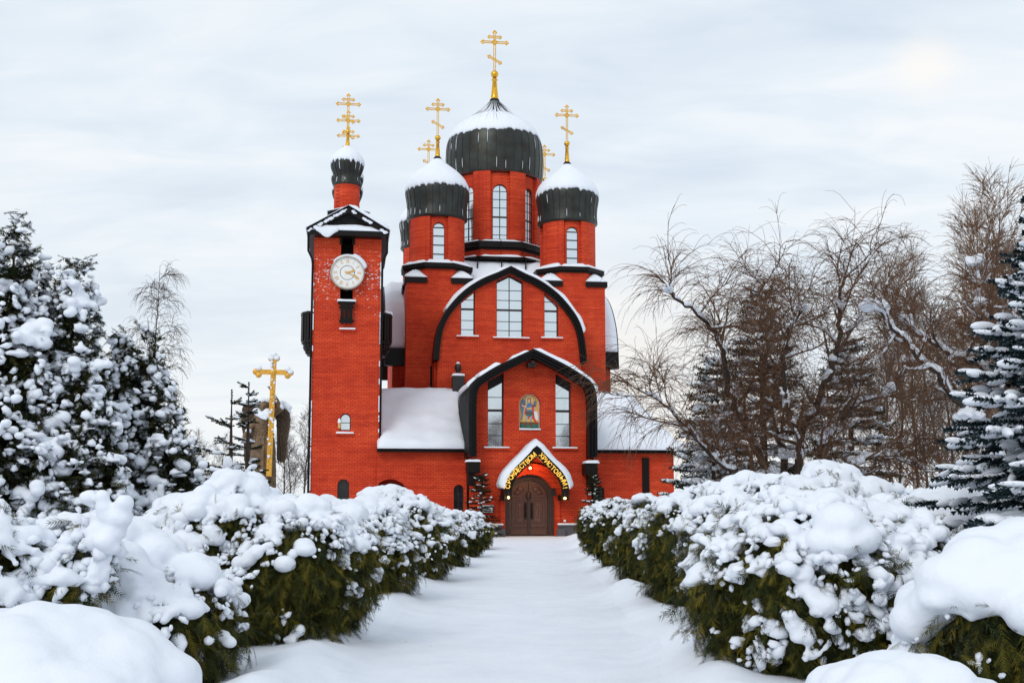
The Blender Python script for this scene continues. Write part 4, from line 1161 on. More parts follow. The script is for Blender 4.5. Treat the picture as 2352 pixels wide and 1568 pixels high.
sill(tower, P(*Z5(360,885),TV)[0], P(*Z5(487,885),TV)[0], P(*Z5(425,895),TV)[1]+.02, TV, .07, .14, .13)
zz = P(*Z5(410,1300),TV)[1]
window(tower, low_win, TV, [TC+.02-.12, TC+.02+.12], [zz, zz-.45, zz+.3], .2, .06, 'dark_glass')
# lantern on the sill of the middle window
a = P(*Z5(382,830),TV-.15); mb = MB(); mb.box(a[0]-.07,a[0]+.07,TV-.2,TV-.05,a[1]-.17,a[1]+.12); ln = mb.build('wall_lantern', plain('amber_glass', (.75,.38,.12), .3), tower)
mb = MB(); snow_flat(mb,a[0]-.09,a[0]+.09,TV-.22,TV-.03,a[1]+.123,.38,.08,.05); mb.build('snow', M['snow'], ln)
# jamb boards of the upper opening
mb = MB()
for sx_ in (slot_up[0][0], slot_up[1][0]): mb.box(sx_-.07, sx_+.07, TV-.05, TV+.2, P(*Z1(385,1048),TV)[1], zEv-.16)
mb.build('jamb_board', M['timber'], tower)
# clock
ck = P(*Z1(387,1228),TV-.4); cr = P(*Z1(497,1228),TV-.4)[0]-ck[0]
K = 40
circ = lambda r, n=K: [(ck[0]+r*cos(2*pi*k/n), ck[1]+r*sin(2*pi*k/n)) for k in range(n)]
mb = MB(); mb.prism(circ(cr*.96), TV-.36, TV-.02); clock = mb.build('clock', M['white'], tower)
def rg(mb, r0, r1, y0, y1, mi=0): a, b = circ(r0), circ(r1); mb.ring(a+[a[0]], b+[b[0]], y0, y1, mi)
mb = MB(); rg(mb, cr, cr*.925, TV-.44, TV-.03); mb.build('clock_rim', plain('brushed_steel_rim', (.58,.54,.46), .35, .6, var=.5), clock)
mb = MB(); rg(mb, cr*.435, cr*.413, TV-.372, TV-.361); mb.build('dial_ring', M['black'], clock)
mb = MB()
NUM = ['XII','I','II','III','IIII','V','VI','VII','VIII','IX','X','XI']
for h, s in enumerate(NUM):
    a = pi/2-h*pi/6; H_ = cr*.23; wch = {'I':cr*.045,'V':cr*.11,'X':cr*.11}; tot = sum(wch[c] for c in s); x = -tot/2
    R0 = cr*.70
    Mx = Matrix.Translation((ck[0]+R0*cos(a), TV-.364, ck[1]+R0*sin(a))) @ Matrix.Rotation(-(a-pi/2), 4, 'Y')
    st = len(mb.v)
    for c in s:
        cx_ = x+wch[c]/2; t = cr*.017
        if c == 'I': mb.bar((cx_,0,-H_/2),(cx_,0,H_/2), t, .01, (0,1,0))
        if c == 'V': mb.bar((cx_-wch[c]*.38,0,H_/2),(cx_,0,-H_/2), t, .01, (0,1,0)); mb.bar((cx_+wch[c]*.38,-.002,H_/2),(cx_,-.002,-H_/2), t*.7, .01, (0,1,0))
        if c == 'X': mb.bar((cx_-wch[c]*.4,0,H_/2),(cx_+wch[c]*.4,0,-H_/2), t, .01, (0,1,0)); mb.bar((cx_+wch[c]*.4,-.002,H_/2),(cx_-wch[c]*.4,-.002,-H_/2), t*.7, .01, (0,1,0))
        x += wch[c]
    mb.xf(Mx, st)
mb.build('numerals', M['gold_matt'], clock)
def hand(tx, ty, y, w):
    e = P(*Z1(tx,ty), TV-.4); mb = MB(); d = Vector((e[0]-ck[0], e[1]-ck[1])); L_ = d.length; d.normalize(); nn = Vector((-d.y,d.x))
    pts = [(-.22,w*.7),(0,w*.8),(.55,w*.55),(.7,w*1.6),(.85,w*.9),(1,0),(.85,-w*.9),(.7,-w*1.6),(.55,-w*.55),(0,-w*.8),(-.22,-w*.7)]
    mb.prism([(ck[0]+d.x*a*L_+nn.x*b, ck[1]+d.y*a*L_+nn.y*b) for a,b in pts], y-.012, y); mb.build('clock_hand', M['gold_matt'], clock)
hand(461,1263,TV-.385,.035); hand(437,1212,TV-.40,.045)
mb = MB()
A = [(ck[0]+cr*1.0*cos(t), ck[1]+cr*1.0*sin(t)) for t in np.linspace(pi*.08, pi*.80, 22)]
B_ = np.array([[(x,y,z) for y in np.linspace(TV-.40,TV-.02,5)] for x,z in A]); Nn = np.array([[((x-ck[0])/cr,0,(z-ck[1])/cr) for y in range(5)] for x,z in A])
snow_sheet(mb, B_, Nn, np.array([[.13+.10*(x > ck[0]+.3*cr)]*5 for x,z in A]), .2, 1., .3); mb.build('snow', M['snow'], clock)
# front balcony, side balconies
zt_, zb_ = P(*Z1(385,1420),TV)[1], P(*Z1(385,1560),TV)[1]-.02
mb = MB(); bx0, bx1 = P(*Z1(335,1420),TV)[0], P(*Z1(430,1420),TV)[0]
mb.box(bx0-.06,bx1+.06,TV-.30,TV-.003,zt_-.12,zt_)
for k in range(3):
    c = bx0+.17+k*(bx1-bx0-.34)/2; pr = [(c-.11,zb_+.08),(c-.06,zb_),(c+.06,zb_),(c+.11,zb_+.08),(c+.11,zb_+.3),(c+.08,zb_+.5),(c+.11,zt_-.125),(c-.11,zt_-.125),(c-.08,zb_+.5),(c-.11,zb_+.3)]
    mb.prism(pr, TV-.28, TV-.22)
mb.box(bx0,bx1,TV-.215,TV-.15,zt_-.36,zt_-.26); mb.box(bx0,bx1,TV-.215,TV-.004,zb_+.12,zb_+.2)
bal = mb.build('balcony', M['timber'], tower)
mb = MB(); snow_flat(mb, bx0-.12,bx1+.12,TV-.34,TV-.02,zt_+.004,.13,.08,.1); mb.build('snow', M['snow'], bal)
sill(tower, PU(780,755,TV), PU(816,755,TV), PZ(798,757,TV), TV, .08, .14, .10)
def side_balcony(sg):
    x0 = TX0 if sg < 0 else TX1; vy = TV+3.6
    zt = PZ(700,716,vy-.8); zm_ = PZ(700,782,vy-.8); z2 = PZ(700,797,vy-.8); z3 = PZ(700,808,vy-.8)
    mb = MB()
    def half(r, d): return [(x0-sg*.002, vy-r)]+[(x0+sg*d*sin(t), vy-r*cos(t)) for t in np.linspace(.42, pi-.42, 5)]+[(x0-sg*.002, vy+r)]
    for r, d, za, zb in ((1.25,.80,zt-.14,zt),(1.15,.74,zm_-.1,zm_+.05),(1.0,.6,z2-.1,z2),(.78,.42,z3-.12,z3)): mb.prism_z(half(r,d), za, zb)
    for (r, d, za, zb, n) in ((1.18,.76,zm_+.055,zt-.145,9),(1.02,.62,z2+.005,zm_-.105,7),(.85,.48,z3+.005,z2-.105,6)):
        hp = half(r, d)
        L_ = [hypot(hp[i+1][0]-hp[i][0], hp[i+1][1]-hp[i][1]) for i in range(len(hp)-1)]
        for k in range(n+3):
            s = (k+.5)/(n+3)*sum(L_); i = 0
            while s > L_[i]: s -= L_[i]; i += 1
            f = s/L_[i]; a = Vector((*hp[i],0)); b = Vector((*hp[i+1],0)); c = a.lerp(b, f); d_ = (b-a).normalized()
            w_ = sum(L_)/(n+3)*.80
            mb.bar((c.x,c.y,za), (c.x,c.y,zb), w_, .05, (d_.y,-d_.x,0))
    o = mb.build('side_balcony', M['timber'], tower)
    mb = MB(); hp = half(1.28,.84)
    for i in range(1, len(hp)-2):
        a, b = hp[i], hp[i+1]; ia, ib = (x0+(a[0]-x0)*.7, vy+(a[1]-vy)*.8), (x0+(b[0]-x0)*.7, vy+(b[1]-vy)*.8)
        quad_snow_local(mb, [(*a,zt+.004),(*b,zt+.004),(*ib,zt+.004),(*ia,zt+.004)], 6, 5, .16 if sg > 0 else .05, .06, i*1.1)
    mb.build('snow', M['snow'], o)
def quad_snow_local(m, q, ni, nj, th, ew, seed):
    global mb
    keep = mb; mb = m; quad_snow(q, ni, nj, th, ew, seed); mb = keep
for sg in (-1,1): side_balcony(sg)
# roof: gable to the front, eaves flaring down the long sides
EX = P(*Z1(130,945),TV-.75)[0]; EW = TC-EX
zap = PZ(*Z1(393,795),TV-.75); zev = PZ(*Z1(135,945),TV-.75)
mb = MB()
mb.box(TC-EW,TC+EW,TV-.7,TV+TL+.4,zev-.30,zev-.02)
gl = [(TC-EW-.02,zev),(TC,zap-.1),(TC+EW+.02,zev)]
mb.ring(gl, [(TC-EW+.45,zev),(TC,zap-.42),(TC+EW-.45,zev)], TV-.75, TV-.55)
tr = mb.build('tower_roof', M['timber'], tower)
mb = MB(); mb.prism([(TC-EW+.2,zev-.015),(TC+EW-.2,zev-.015),(TC,zap-.3)], TV-.30, TV+TL+.3); mb.build('gable_panel', M['void'], tr)
mb = MB()
for sg in (-1,1): mb.add([(TC+sg*(EW+.06),TV-.8,zev-.02),(TC,TV-.8,zap-.06),(TC,TV+TL+.4,zap-.06),(TC+sg*(EW+.06),TV+TL+.4,zev-.02),(TC+sg*(EW+.06),TV-.8,zev+.04),(TC,TV-.8,zap),(TC,TV+TL+.4,zap),(TC+sg*(EW+.06),TV+TL+.4,zev+.04)],
    [(0,1,2,3),(7,6,5,4),(0,4,5,1),(3,2,6,7),(0,3,7,4)])
mb.build('roof_sheet', M['roof'], tr)
# the second gable roof that rides over the first
z2p = PZ(*Z1(270,835),TV+.1)
mb = MB()
for sg in (-1,1): mb.add([(TC+sg*1.15,TV+.0,z2p),(TC,TV+.0,zap+.12),(TC,TV+TL,zap+.12),(TC+sg*1.15,TV+TL,z2p),(TC+sg*1.15,TV+.0,z2p-.14),(TC,TV+.0,zap-.02),(TC,TV+TL,zap-.02),(TC+sg*1.15,TV+TL,z2p-.14)],
    [(0,1,2,3),(7,6,5,4),(0,4,5,1),(3,2,6,7),(0,3,7,4)])
mb.build('upper_roof', M['timber'], tr)
mb = MB()
for sg in (-1,1):
    quad_snow([(TC+sg*(EW+.1),TV-.86,zev+.045),(TC+sg*(EW+.1),TV+TL+.3,zev+.045),(TC+sg*.02,TV+TL+.3,zap+.005),(TC+sg*.02,TV-.86,zap+.005)], 24, 10, .12 if sg < 0 else .26, .2, sg*3.)
    quad_snow([(TC+sg*1.2,TV-.06,z2p+.004),(TC+sg*1.2,TV+TL,z2p+.004),(TC,TV+TL,zap+.125),(TC,TV-.06,zap+.125)], 20, 8, .15, .15, sg*5.)
# drift lying on the gable ledge and slumping over the edge
nx = 40; X = np.linspace(TC-EW+.1, TC+EW-.1, nx); fr = (X-(TC-EW))/(2*EW)
lump = np.exp(-((fr-.24)/.10)**2)
B_ = np.zeros((nx,7,3)); T = np.zeros((nx,7))
for j in range(7):
    B_[:,j,0] = X; B_[:,j,1] = TV-.74+j*.08-(.05*lump); B_[:,j,2] = zev-.015
    T[:,j] = .16+.16*np.sin(fr*pi)
Nn = np.zeros_like(B_); Nn[...,2] = 1
snow_sheet(mb, B_, Nn, T, .08, 4., .25)
m2 = MB()
for k in range(14):
    f = .13+.22*k/13; l = math.exp(-((f-.24)/.075)**2); m2.ball((TC-EW+2*EW*f, TV-.77, zev+.03-.22*l), .17, 1, .5, .8+.9*l, 10)
mb.build('roof_snow', M['snow'], tr)
remeshed('snow_slump', m2, .04, 3, M['snow'], tr)
# snow patches stuck on the barge boards
mb = MB(); rr = random.Random(3)
for sg, f0, f1 in ((-1,.02,.1),(-1,.16,.22),(-1,.27,.36),(-1,.42,.95),(1,.10,.18),(1,.36,.58),(1,.82,.97)):
    n = max(3, int((f1-f0)*55))
    for k in range(n):
        f = f0+(f1-f0)*(k+.5)/n
        if sg > 0: f = 1-f
        x = TC+sg*EW*(1-f); z = zev+(zap-zev)*f
        mb.ball((x+rr.uniform(-.02,.02), TV-.76, z-.15+rr.uniform(-.05,.03)), rr.uniform(.04,.09), 1.3, .4, .9, 8)
mb.build('stuck_snow', M['snow'], tr)
# downpipes at both corners with snow caught behind
for sg, x in ((-1,TX0-.06),(1,TX1+.06)):
    m = MB(); m.tube([(TC+sg*EW*.98,TV-.6,zev-.3),(x+sg*.25,TV-.2,zev-1.1),(x,TV-.09,zev-1.6),(x,TV-.09,.1)], .06, 8); d = m.build('downpipe', M['timber'], tower)
    m = MB(); rr = random.Random(5+sg)
    for k in range(15):
        z = rr.uniform(2.2, zev-2.); l = rr.choice((.15,.2,.3,.9,1.5))
        m.bar((x-sg*.085,TV-.06,z),(x-sg*.085,TV-.06,z+l), .05, .07)
    m.build('stuck_snow', M['snow'], d)
# three domes in a row
for k, dv in enumerate((3.55,6.5,9.45)):
    cx, cy = TC-.12, dv
    mp_ = .6188/1.7415/scale_at(3.55); zz = lambda y: PZ(*Z1(390,y), 3.55)
    mb = MB(); mb.lathe([(80*mp_,zz(880)),(80*mp_,zz(650))], cx, cy, 32); mb.build('drum_wall', M['brick'], tower)
    prof = [(88,668),(84,645),(80,625),(82,605),(90,585),(99,560),(103,535),(101,512),(92,490),(76,468),(56,450),(38,436),(24,424),(14,412)]
    dome(tower, cx, cy, [(q*mp_, zz(y)) for q,y in prof], 18, 0, zz(527), zz(416), 31+k, .06)
    spire(tower, cx, cy, 15*mp_, 8*mp_, zz(414), zz(330), 17*mp_)
    ortho_cross(tower, cx, cy, zz(300), zz(72), 128*mp_)
# ================================================================ GROWING THINGS: generators
def norm_rows(a): return a/np.maximum(np.linalg.norm(a, axis=1, keepdims=True), 1e-9)
def place(name, tv, tf, Pp, D, Nn, S, mat, parent, smooth=False, fat=None):
    """copies of a small template laid at points Pp, x along D, z along Nn, size S, merged into ONE mesh"""
    D = norm_rows(D); Y = norm_rows(np.cross(Nn, D)); Z = np.cross(D, Y)
    S = np.asarray(S, float); fat = S if fat is None else fat
    V = Pp[:,None,:]+(tv[None,:,0:1]*S[:,None,None])*D[:,None,:]+(tv[None,:,1:2]*fat[:,None,None])*Y[:,None,:]+(tv[None,:,2:3]*fat[:,None,None])*Z[:,None,:]
    m = len(tv); F_ = (tf[None]+(np.arange(len(Pp))*m)[:,None,None]).reshape(-1, tf.shape[1])
    return link(name, np_mesh(name, V.reshape(-1,3), F_, smooth), mat, parent)
def spray_template(n=7, w=.34, droop=.22, seed=1, thin=.5):
    """a flat fan of scale leaves: a comb of narrow slips on a drooping stem"""
    r = random.Random(seed); v = []; f = []
    pt = lambda t: (t, 0, -droop*t*t)
    for i in range(n+1): v.append(pt(i/n))
    for i in range(n):
        v.append(pt((i+thin)/n)); c = len(v)-1
        for s in (-1,1):
            t = (i+.5)/n
            L_ = w*(1-.55*t)*(.55+.9*min(1, t*2.2))*r.uniform(.75,1.2); a = r.uniform(.5,.95)
            x = t+L_*cos(a); y = s*L_*sin(a)
            v.append((x, y, -droop*x*x-.25*abs(y)*abs(y)+r.uniform(-.04,.04)))
            f.append((i, c, len(v)-1) if s > 0 else (c, i, len(v)-1))
        v.append(((i+.5)/n, .018, -droop*((i+.5)/n)**2)); f.append((i, i+1, len(v)-1))
    v.append((1.16, 0, -droop*1.25)); v.append((.97, .03, -droop*.95)); f.append((n, len(v)-1, len(v)-2))
    return np.array(v), np.array(f)
TREE_SPRAYS = [spray_template(7, .42, .2, 11, .95), spray_template(8, .36, .1, 12, .9)]
def needle_template(n=34, ln=.16, seed=2):
    """a spruce shoot: stiff needles all round and forward along a stem"""
    r = random.Random(seed); v = []; f = []
    for i in range(7): v.append((i/6, 0, 0))
    for i in range(6):
        v.append(((i+.5)/6, .012, -.012)); f.append((i, i+1, len(v)-1))
    for k in range(n):
        t = (k+.5)/n; i = min(5, int(t*6)); a = k*2.4+r.uniform(-.3,.3); L_ = ln*r.uniform(.8,1.15)*(1 if t < .85 else .75); fw = .75*L_
        v.append((t+fw, L_*.75*cos(a), L_*.75*sin(a)*.9)); f.append((i, i+1, len(v)-1))
    return np.array(v), np.array(f)
SPRAYS = [spray_template(11, .36, .25, 1), spray_template(9, .46, .40, 5), spray_template(12, .30, .12, 9)]
SPRAY_FAR = spray_template(6, .5, .3, 3, .8)
NEEDLE = needle_template(); NEEDLE_FAR = needle_template(16, .24, 4)
def capsule_template():
    V, T = ico(); V = V.copy(); V[:,0] = V[:,0]*.5+.5; V[:,1] *= .5; V[:,2] = V[:,2]*.5
    return V, T
def thing_noise(Pts, f, seed):
    return np.array([noise.noise(Vector((p[0]*f+seed, p[1]*f-seed*.7, p[2]*f))) for p in Pts])

def flake_templates():
    out = []
    for s in range(5):
        b = bmesh.new(); bmesh.ops.create_icosphere(b, subdivisions=1 if s else 2, radius=1.0); r = random.Random(s+40)
        V = np.array([v.co[:] for v in b.verts]); T = np.array([[v.index for v in f.verts] for f in b.faces]); b.free()
        k = np.array([1+.34*noise.noise(Vector(v)*1.5+Vector((s*7,0,0)))+r.uniform(-.12,.12) for v in V]); V = V*k[:,None]
        V[:,0] = V[:,0]*.5+.5; V[:,1] *= .5; V[:,2] *= .34
        out.append((V, T))
    return out[1:]
FLAKES = flake_templates()
def flakes(name, Pp, Nn, rng, ln, wd, parent, spread=.8):
    """snow lying on single sprays: ragged flattened pads pointing down and out"""
    tg = norm_rows(np.cross(Nn, np.array([[0,0,1.]])+rng.normal(0,.05,Nn.shape))); dn = np.cross(Nn, tg); dn[dn[:,2] > 0] *= -1
    a = rng.normal(0, spread, len(Pp))[:,None]; D = norm_rows(tg*np.sin(a)+dn*np.cos(a)+Nn*rng.uniform(.1,.7,(len(Pp),1)))
    up = norm_rows(Nn*.6+np.array([[0,0,.9]])+rng.normal(0,.2,Nn.shape))
    k = rng.integers(0, len(FLAKES), len(Pp)); objs = []
    for i, (tv, tf) in enumerate(FLAKES):
        m = k == i
        if m.any(): objs.append(place('fl', tv, tf, Pp[m]-D[m]*ln[m][:,None]*.4, D[m], up[m], ln[m], M['snow'], parent, True, wd[m]))
    return objs
class Body:
    """lumpy envelope of a clipped or snow-bowed shrub; h 0..1 up its height, t around"""
    def __init__(s, rx, ry, H, seed, prof, lump=.16, freq=1.6, lean=(0,0)):
        s.rx, s.ry, s.H, s.seed, s.lump, s.freq, s.lean = rx, ry, H, seed, lump, freq, lean
        s.hp = [p[0] for p in prof]; s.gp = [p[1] for p in prof]
    def pts(s, t, h, k=1.0):
        g = np.interp(h, s.hp, s.gp)
        x = s.rx*g*np.cos(t); y = s.ry*g*np.sin(t); z = s.H*h
        Q = np.stack([x, y, z], 1)
        n = thing_noise(Q, s.freq, s.seed)+.5*thing_noise(Q, s.freq*2.3, s.seed+9)+.5*thing_noise(Q, 5.2, s.seed+4)
        q = (1+s.lump*n)*k
        zz = z*(1+.5*s.lump*n*np.clip(h*1.6-.4, 0, 1))*(1-(1-k)*.55)
        return np.stack([x*q+s.lean[0]*h, y*q+s.lean[1]*h, zz], 1)
    def sample(s, n, rng, k=1.0):
        t = rng.uniform(0, 2*pi, n*2)
        # denser where the body is wider
        h = rng.uniform(0, 1, n*2); g = np.interp(h, s.hp, s.gp)
        dg = np.gradient(np.interp(np.linspace(0,1,101), s.hp, s.gp), .01)
        w = g*np.sqrt(1+(np.interp(h, np.linspace(0,1,101), dg)*(s.rx+s.ry)/2/s.H)**2)
        keep = rng.uniform(0, w.max(), n*2) < w; t, h = t[keep][:n], h[keep][:n]
        Pp = s.pts(t, h, k); e = 1e-2
        A = s.pts(t+e, h, k)-Pp; hh = np.clip(h+e, 0, 1); hl = np.clip(h-e, 0, 1); B = s.pts(t, hh, k)-s.pts(t, hl, k)
        Nn = norm_rows(np.cross(A, B))
        return t, h, Pp, Nn
ROUND = [(0,.62),(.1,.78),(.25,.92),(.45,1.0),(.65,.97),(.8,.82),(.9,.60),(.97,.32),(1,.02)]
MUSH = [(0,.72),(.12,.83),(.28,.95),(.44,1.0),(.6,.96),(.74,.80),(.87,.56),(.95,.32),(1,.02)]
MOUND = [(0,1.0),(.2,1.0),(.4,.97),(.6,.88),(.78,.70),(.9,.48),(.97,.25),(1,.02)]
def sprays_on(parent, name, Pp, Nn, rng, size, mat, tmpl=None, down=.45, out=.6):
    n = len(Pp)
    T = rng.normal(0, 1, (n,3)); T -= (T*Nn).sum(1, keepdims=True)*Nn; T = norm_rows(T)
    D = norm_rows(Nn*out+T*.55+np.array([[0,0,-down]])*rng.uniform(.3,1.6,(n,1)))
    up = norm_rows(Nn*.8+np.array([[0,0,.5]])+rng.normal(0,.25,(n,3)))
    S = size*rng.uniform(.65,1.35,n)
    tl = tmpl or SPRAYS
    meshes = []
    k = rng.integers(0, len(tl), n); o = None
    Vs, Fs, b = [], [], 0
    for i, (tv, tf) in enumerate(tl):
        m = k == i
        if not m.any(): continue
        d = D[m]; Y = norm_rows(np.cross(up[m], d)); Z = np.cross(d, Y); s_ = S[m][:,None,None]
        V = (Pp[m]-d*size*.35)[:,None,:]+s_*(tv[None,:,0:1]*d[:,None,:]+tv[None,:,1:2]*Y[:,None,:]+tv[None,:,2:3]*Z[:,None,:])
        Vs.append(V.reshape(-1,3)); Fs.append((tf[None]+b+(np.arange(m.sum())*len(tv))[:,None,None]).reshape(-1,3)); b += m.sum()*len(tv)
    return link(name, np_mesh(name, np.concatenate(Vs), np.concatenate(Fs)), mat, parent)
def shade_core_mesh(body, k, nt=22, nh=14):  # solid inner body, added to block light between the sprays
    t, h = np.meshgrid(np.linspace(0,2*pi,nt,endpoint=False), np.linspace(.02,.985,nh), indexing='xy')
    V = body.pts(t.ravel(), h.ravel(), k); fs = []
    for j in range(nh-1):
        for i in range(nt): fs.append((j*nt+i, j*nt+(i+1)%nt, (j+1)*nt+(i+1)%nt, (j+1)*nt+i))
    return V, np.array(fs)
def blob_mb(C, rad, flat):
    V, T = ico(); n = len(C); S = np.stack([rad, rad, rad*flat], 1)
    L_ = V[None]*S[:,None,:]+C[:,None,:]
    return np_mesh('lumps', L_.reshape(-1,3), (T[None]+(np.arange(n)*len(V))[:,None,None]).reshape(-1,3))
def joined(name, objs, mat, parent):
    """several built meshes made one part"""
    Vs, Fs, b = [], [], 0
    tri = []
    for o in objs:
        me = o.data; v = np.empty(len(me.vertices)*3, np.float32); me.vertices.foreach_get('co', v); v = v.reshape(-1,3)
        me.calc_loop_triangles(); t = np.empty(len(me.loop_triangles)*3, np.int32); me.loop_triangles.foreach_get('vertices', t)
        Vs.append(v); Fs.append(t.reshape(-1,3)+b); b += len(v)
        bpy.data.objects.remove(o); bpy.data.meshes.remove(me)
    return link(name, np_mesh(name, np.concatenate(Vs), np.concatenate(Fs), True), mat, parent)

def shrub(label, x, y, rx, ry, H, seed, snow=.55, small=1.0, dens=260, size=.20, prof=None, bare=(0,0), lump=.17, freq=1.5, voxel=.03,
          big=.20, group='snow covered arborvitae bushes lining the path', mat='thuja', shade_core=.70, z0=-.05, rz=0., far=False, lean=(0,0), name='arborvitae_bush', thick=1.0, down=.6, it=4):
    """snow-laden evergreen bush > foliage, stem, snow_cover.  snow: how far down the flanks it lies; bare: side swept clean"""
    rng = np.random.default_rng(seed); o = thing(name, label, 'bush', (x,y,z0), rz, group)
    b = Body(rx, ry, H, seed*1.37, prof or ROUND, lump, freq, lean)
    area = 2*pi*(rx+ry)/2*H*1.05
    n = int(dens*area)
    t, h, Pp, Nn = b.sample(n, rng); t2, h2, P2, N2 = b.sample(n//2, rng, .93)
    t2, h2, P4, N4 = b.sample(n//2, rng, .84)
    A, B = np.concatenate([Pp,P2,P4]), np.concatenate([Nn,N2,N4])
    t3, h3, P3, N3 = b.sample(n//6, rng, 1.06); t3, h3, P5, N5 = b.sample(n//30, rng, 1.13); A = np.concatenate([A,P3,P5]); B = np.concatenate([B,N3,N5])
    f = sprays_on(o, 'sprays', A, B, rng, size, M[mat], [SPRAY_FAR] if far else None, down)
    V, T = shade_core_mesh(b, shade_core); c = link('shade_core', np_mesh('shade_core', V, T, True), M[mat], o)  # added light-blocking body, merged into the foliage below
    joined('foliage', [f, c], M[mat], o)
    m = MB()
    for k in range(4):
        a = k*1.6+seed; m.tube([(.10*cos(a),.10*sin(a),-.1),(.25*rx*cos(a),.25*ry*sin(a),H*.35),(.5*rx*cos(a),.5*ry*sin(a),H*.6)], [.045,.035,.02], 6)
    m.build('stem', M['bark'], o)
    # the snow it carries: pillows on the crown, broken clumps on the flanks, clods on single sprays
    t, h, Pp, Nn = b.sample(int(150*area*(.5 if far else 1)), rng)
    nz = thing_noise(Pp, 1.0, seed+3.)*.45+thing_noise(Pp, 2.7, seed+5.)*.6+thing_noise(Pp, 6., seed+6.)*.35*(it < 8)
    side = np.clip(Nn[:,0]*bare[0]+Nn[:,1]*bare[1], 0, 1)
    thr = .95-snow*.62
    exp = Nn[:,2]*.95+(h-.6)*.55+nz-side*(1.2-h)*1.1
    m = exp > thr
    e = np.clip((exp[m]-thr)/.8, 0, 1); r = (.05+big*e*rng.uniform(.35,1.1,m.sum()))*thick
    C = Pp[m]+Nn[m]*.03*thick; C[:,2] += r*.35
    CC, RR, FF = [C], [r], [rng.uniform(.55,.85,len(C))]
    t, h, Pp, Nn = b.sample(int(6*area*small), rng)
    side = np.clip(Nn[:,0]*bare[0]+Nn[:,1]*bare[1], 0, 1)
    nz = thing_noise(Pp, 1.4, seed+23.)*.8
    w = .50+snow*.38+(h-.5)*.75+nz-side*(1.12-h)*1.5-.25
    m = rng.uniform(0,1,len(h)) < w
    for p, nn in zip(Pp[m], Nn[m]):
        k = rng.integers(5, 16); L_ = rng.uniform(.06,.24)*(1.2 if far else 1); r0 = rng.uniform(.04,.10)*thick
        tg = np.cross(nn, (0,0,1.)); tg /= max(np.linalg.norm(tg), 1e-6); dn = np.cross(nn, tg)
        if dn[2] > 0: dn = -dn
        an = rng.normal(0,.7); ax = tg*sin(an)+dn*cos(an)
        u = rng.uniform(-.6,1,k)
        CC.append(p+nn*.05+ax*(u*L_)[:,None]+tg*(rng.normal(0,.35,k)*L_)[:,None]+nn*rng.uniform(-.02,.04,k)[:,None])
        RR.append(r0*rng.uniform(.5,1.15,k)); FF.append(rng.uniform(.7,1.,k))
    C = np.concatenate(CC); r = np.concatenate(RR); ff = np.concatenate(FF)
    objs = [remeshed('pillows', blob_mb(C, r, ff), voxel, it, M['bush_snow'], o, .5, .03 if it < 8 else .015)] if len(C) else []
    t, h, Pp, Nn = b.sample(int((150 if far else 300)*area), rng)
    nz = thing_noise(Pp, 1.5, seed+13.)*.75+thing_noise(Pp, 4.2, seed+15.)*.75
    side = np.clip(Nn[:,0]*bare[0]+Nn[:,1]*bare[1], 0, 1)
    w = .12*small+snow*.38+(h-.5)*.75+Nn[:,2]*.25+nz-side*(1.15-h)*.95-.22
    m = w > rng.uniform(.1,.42,len(h)); q = np.clip(w[m]*1.15, .3, 1.)
    s_ = 1.45 if far else 1.
    ln = s_*(.06+.13*q*rng.gamma(2., .45, m.sum())).clip(.05,.28); wd = ln*rng.uniform(.55,.95,m.sum())
    objs += flakes('flakes', Pp[m]+Nn[m]*rng.uniform(.0,.09,(m.sum(),1)), Nn[m], rng, ln, wd, o)
    if objs: joined('snow_cover', objs, M['bush_snow'], o)
    return o

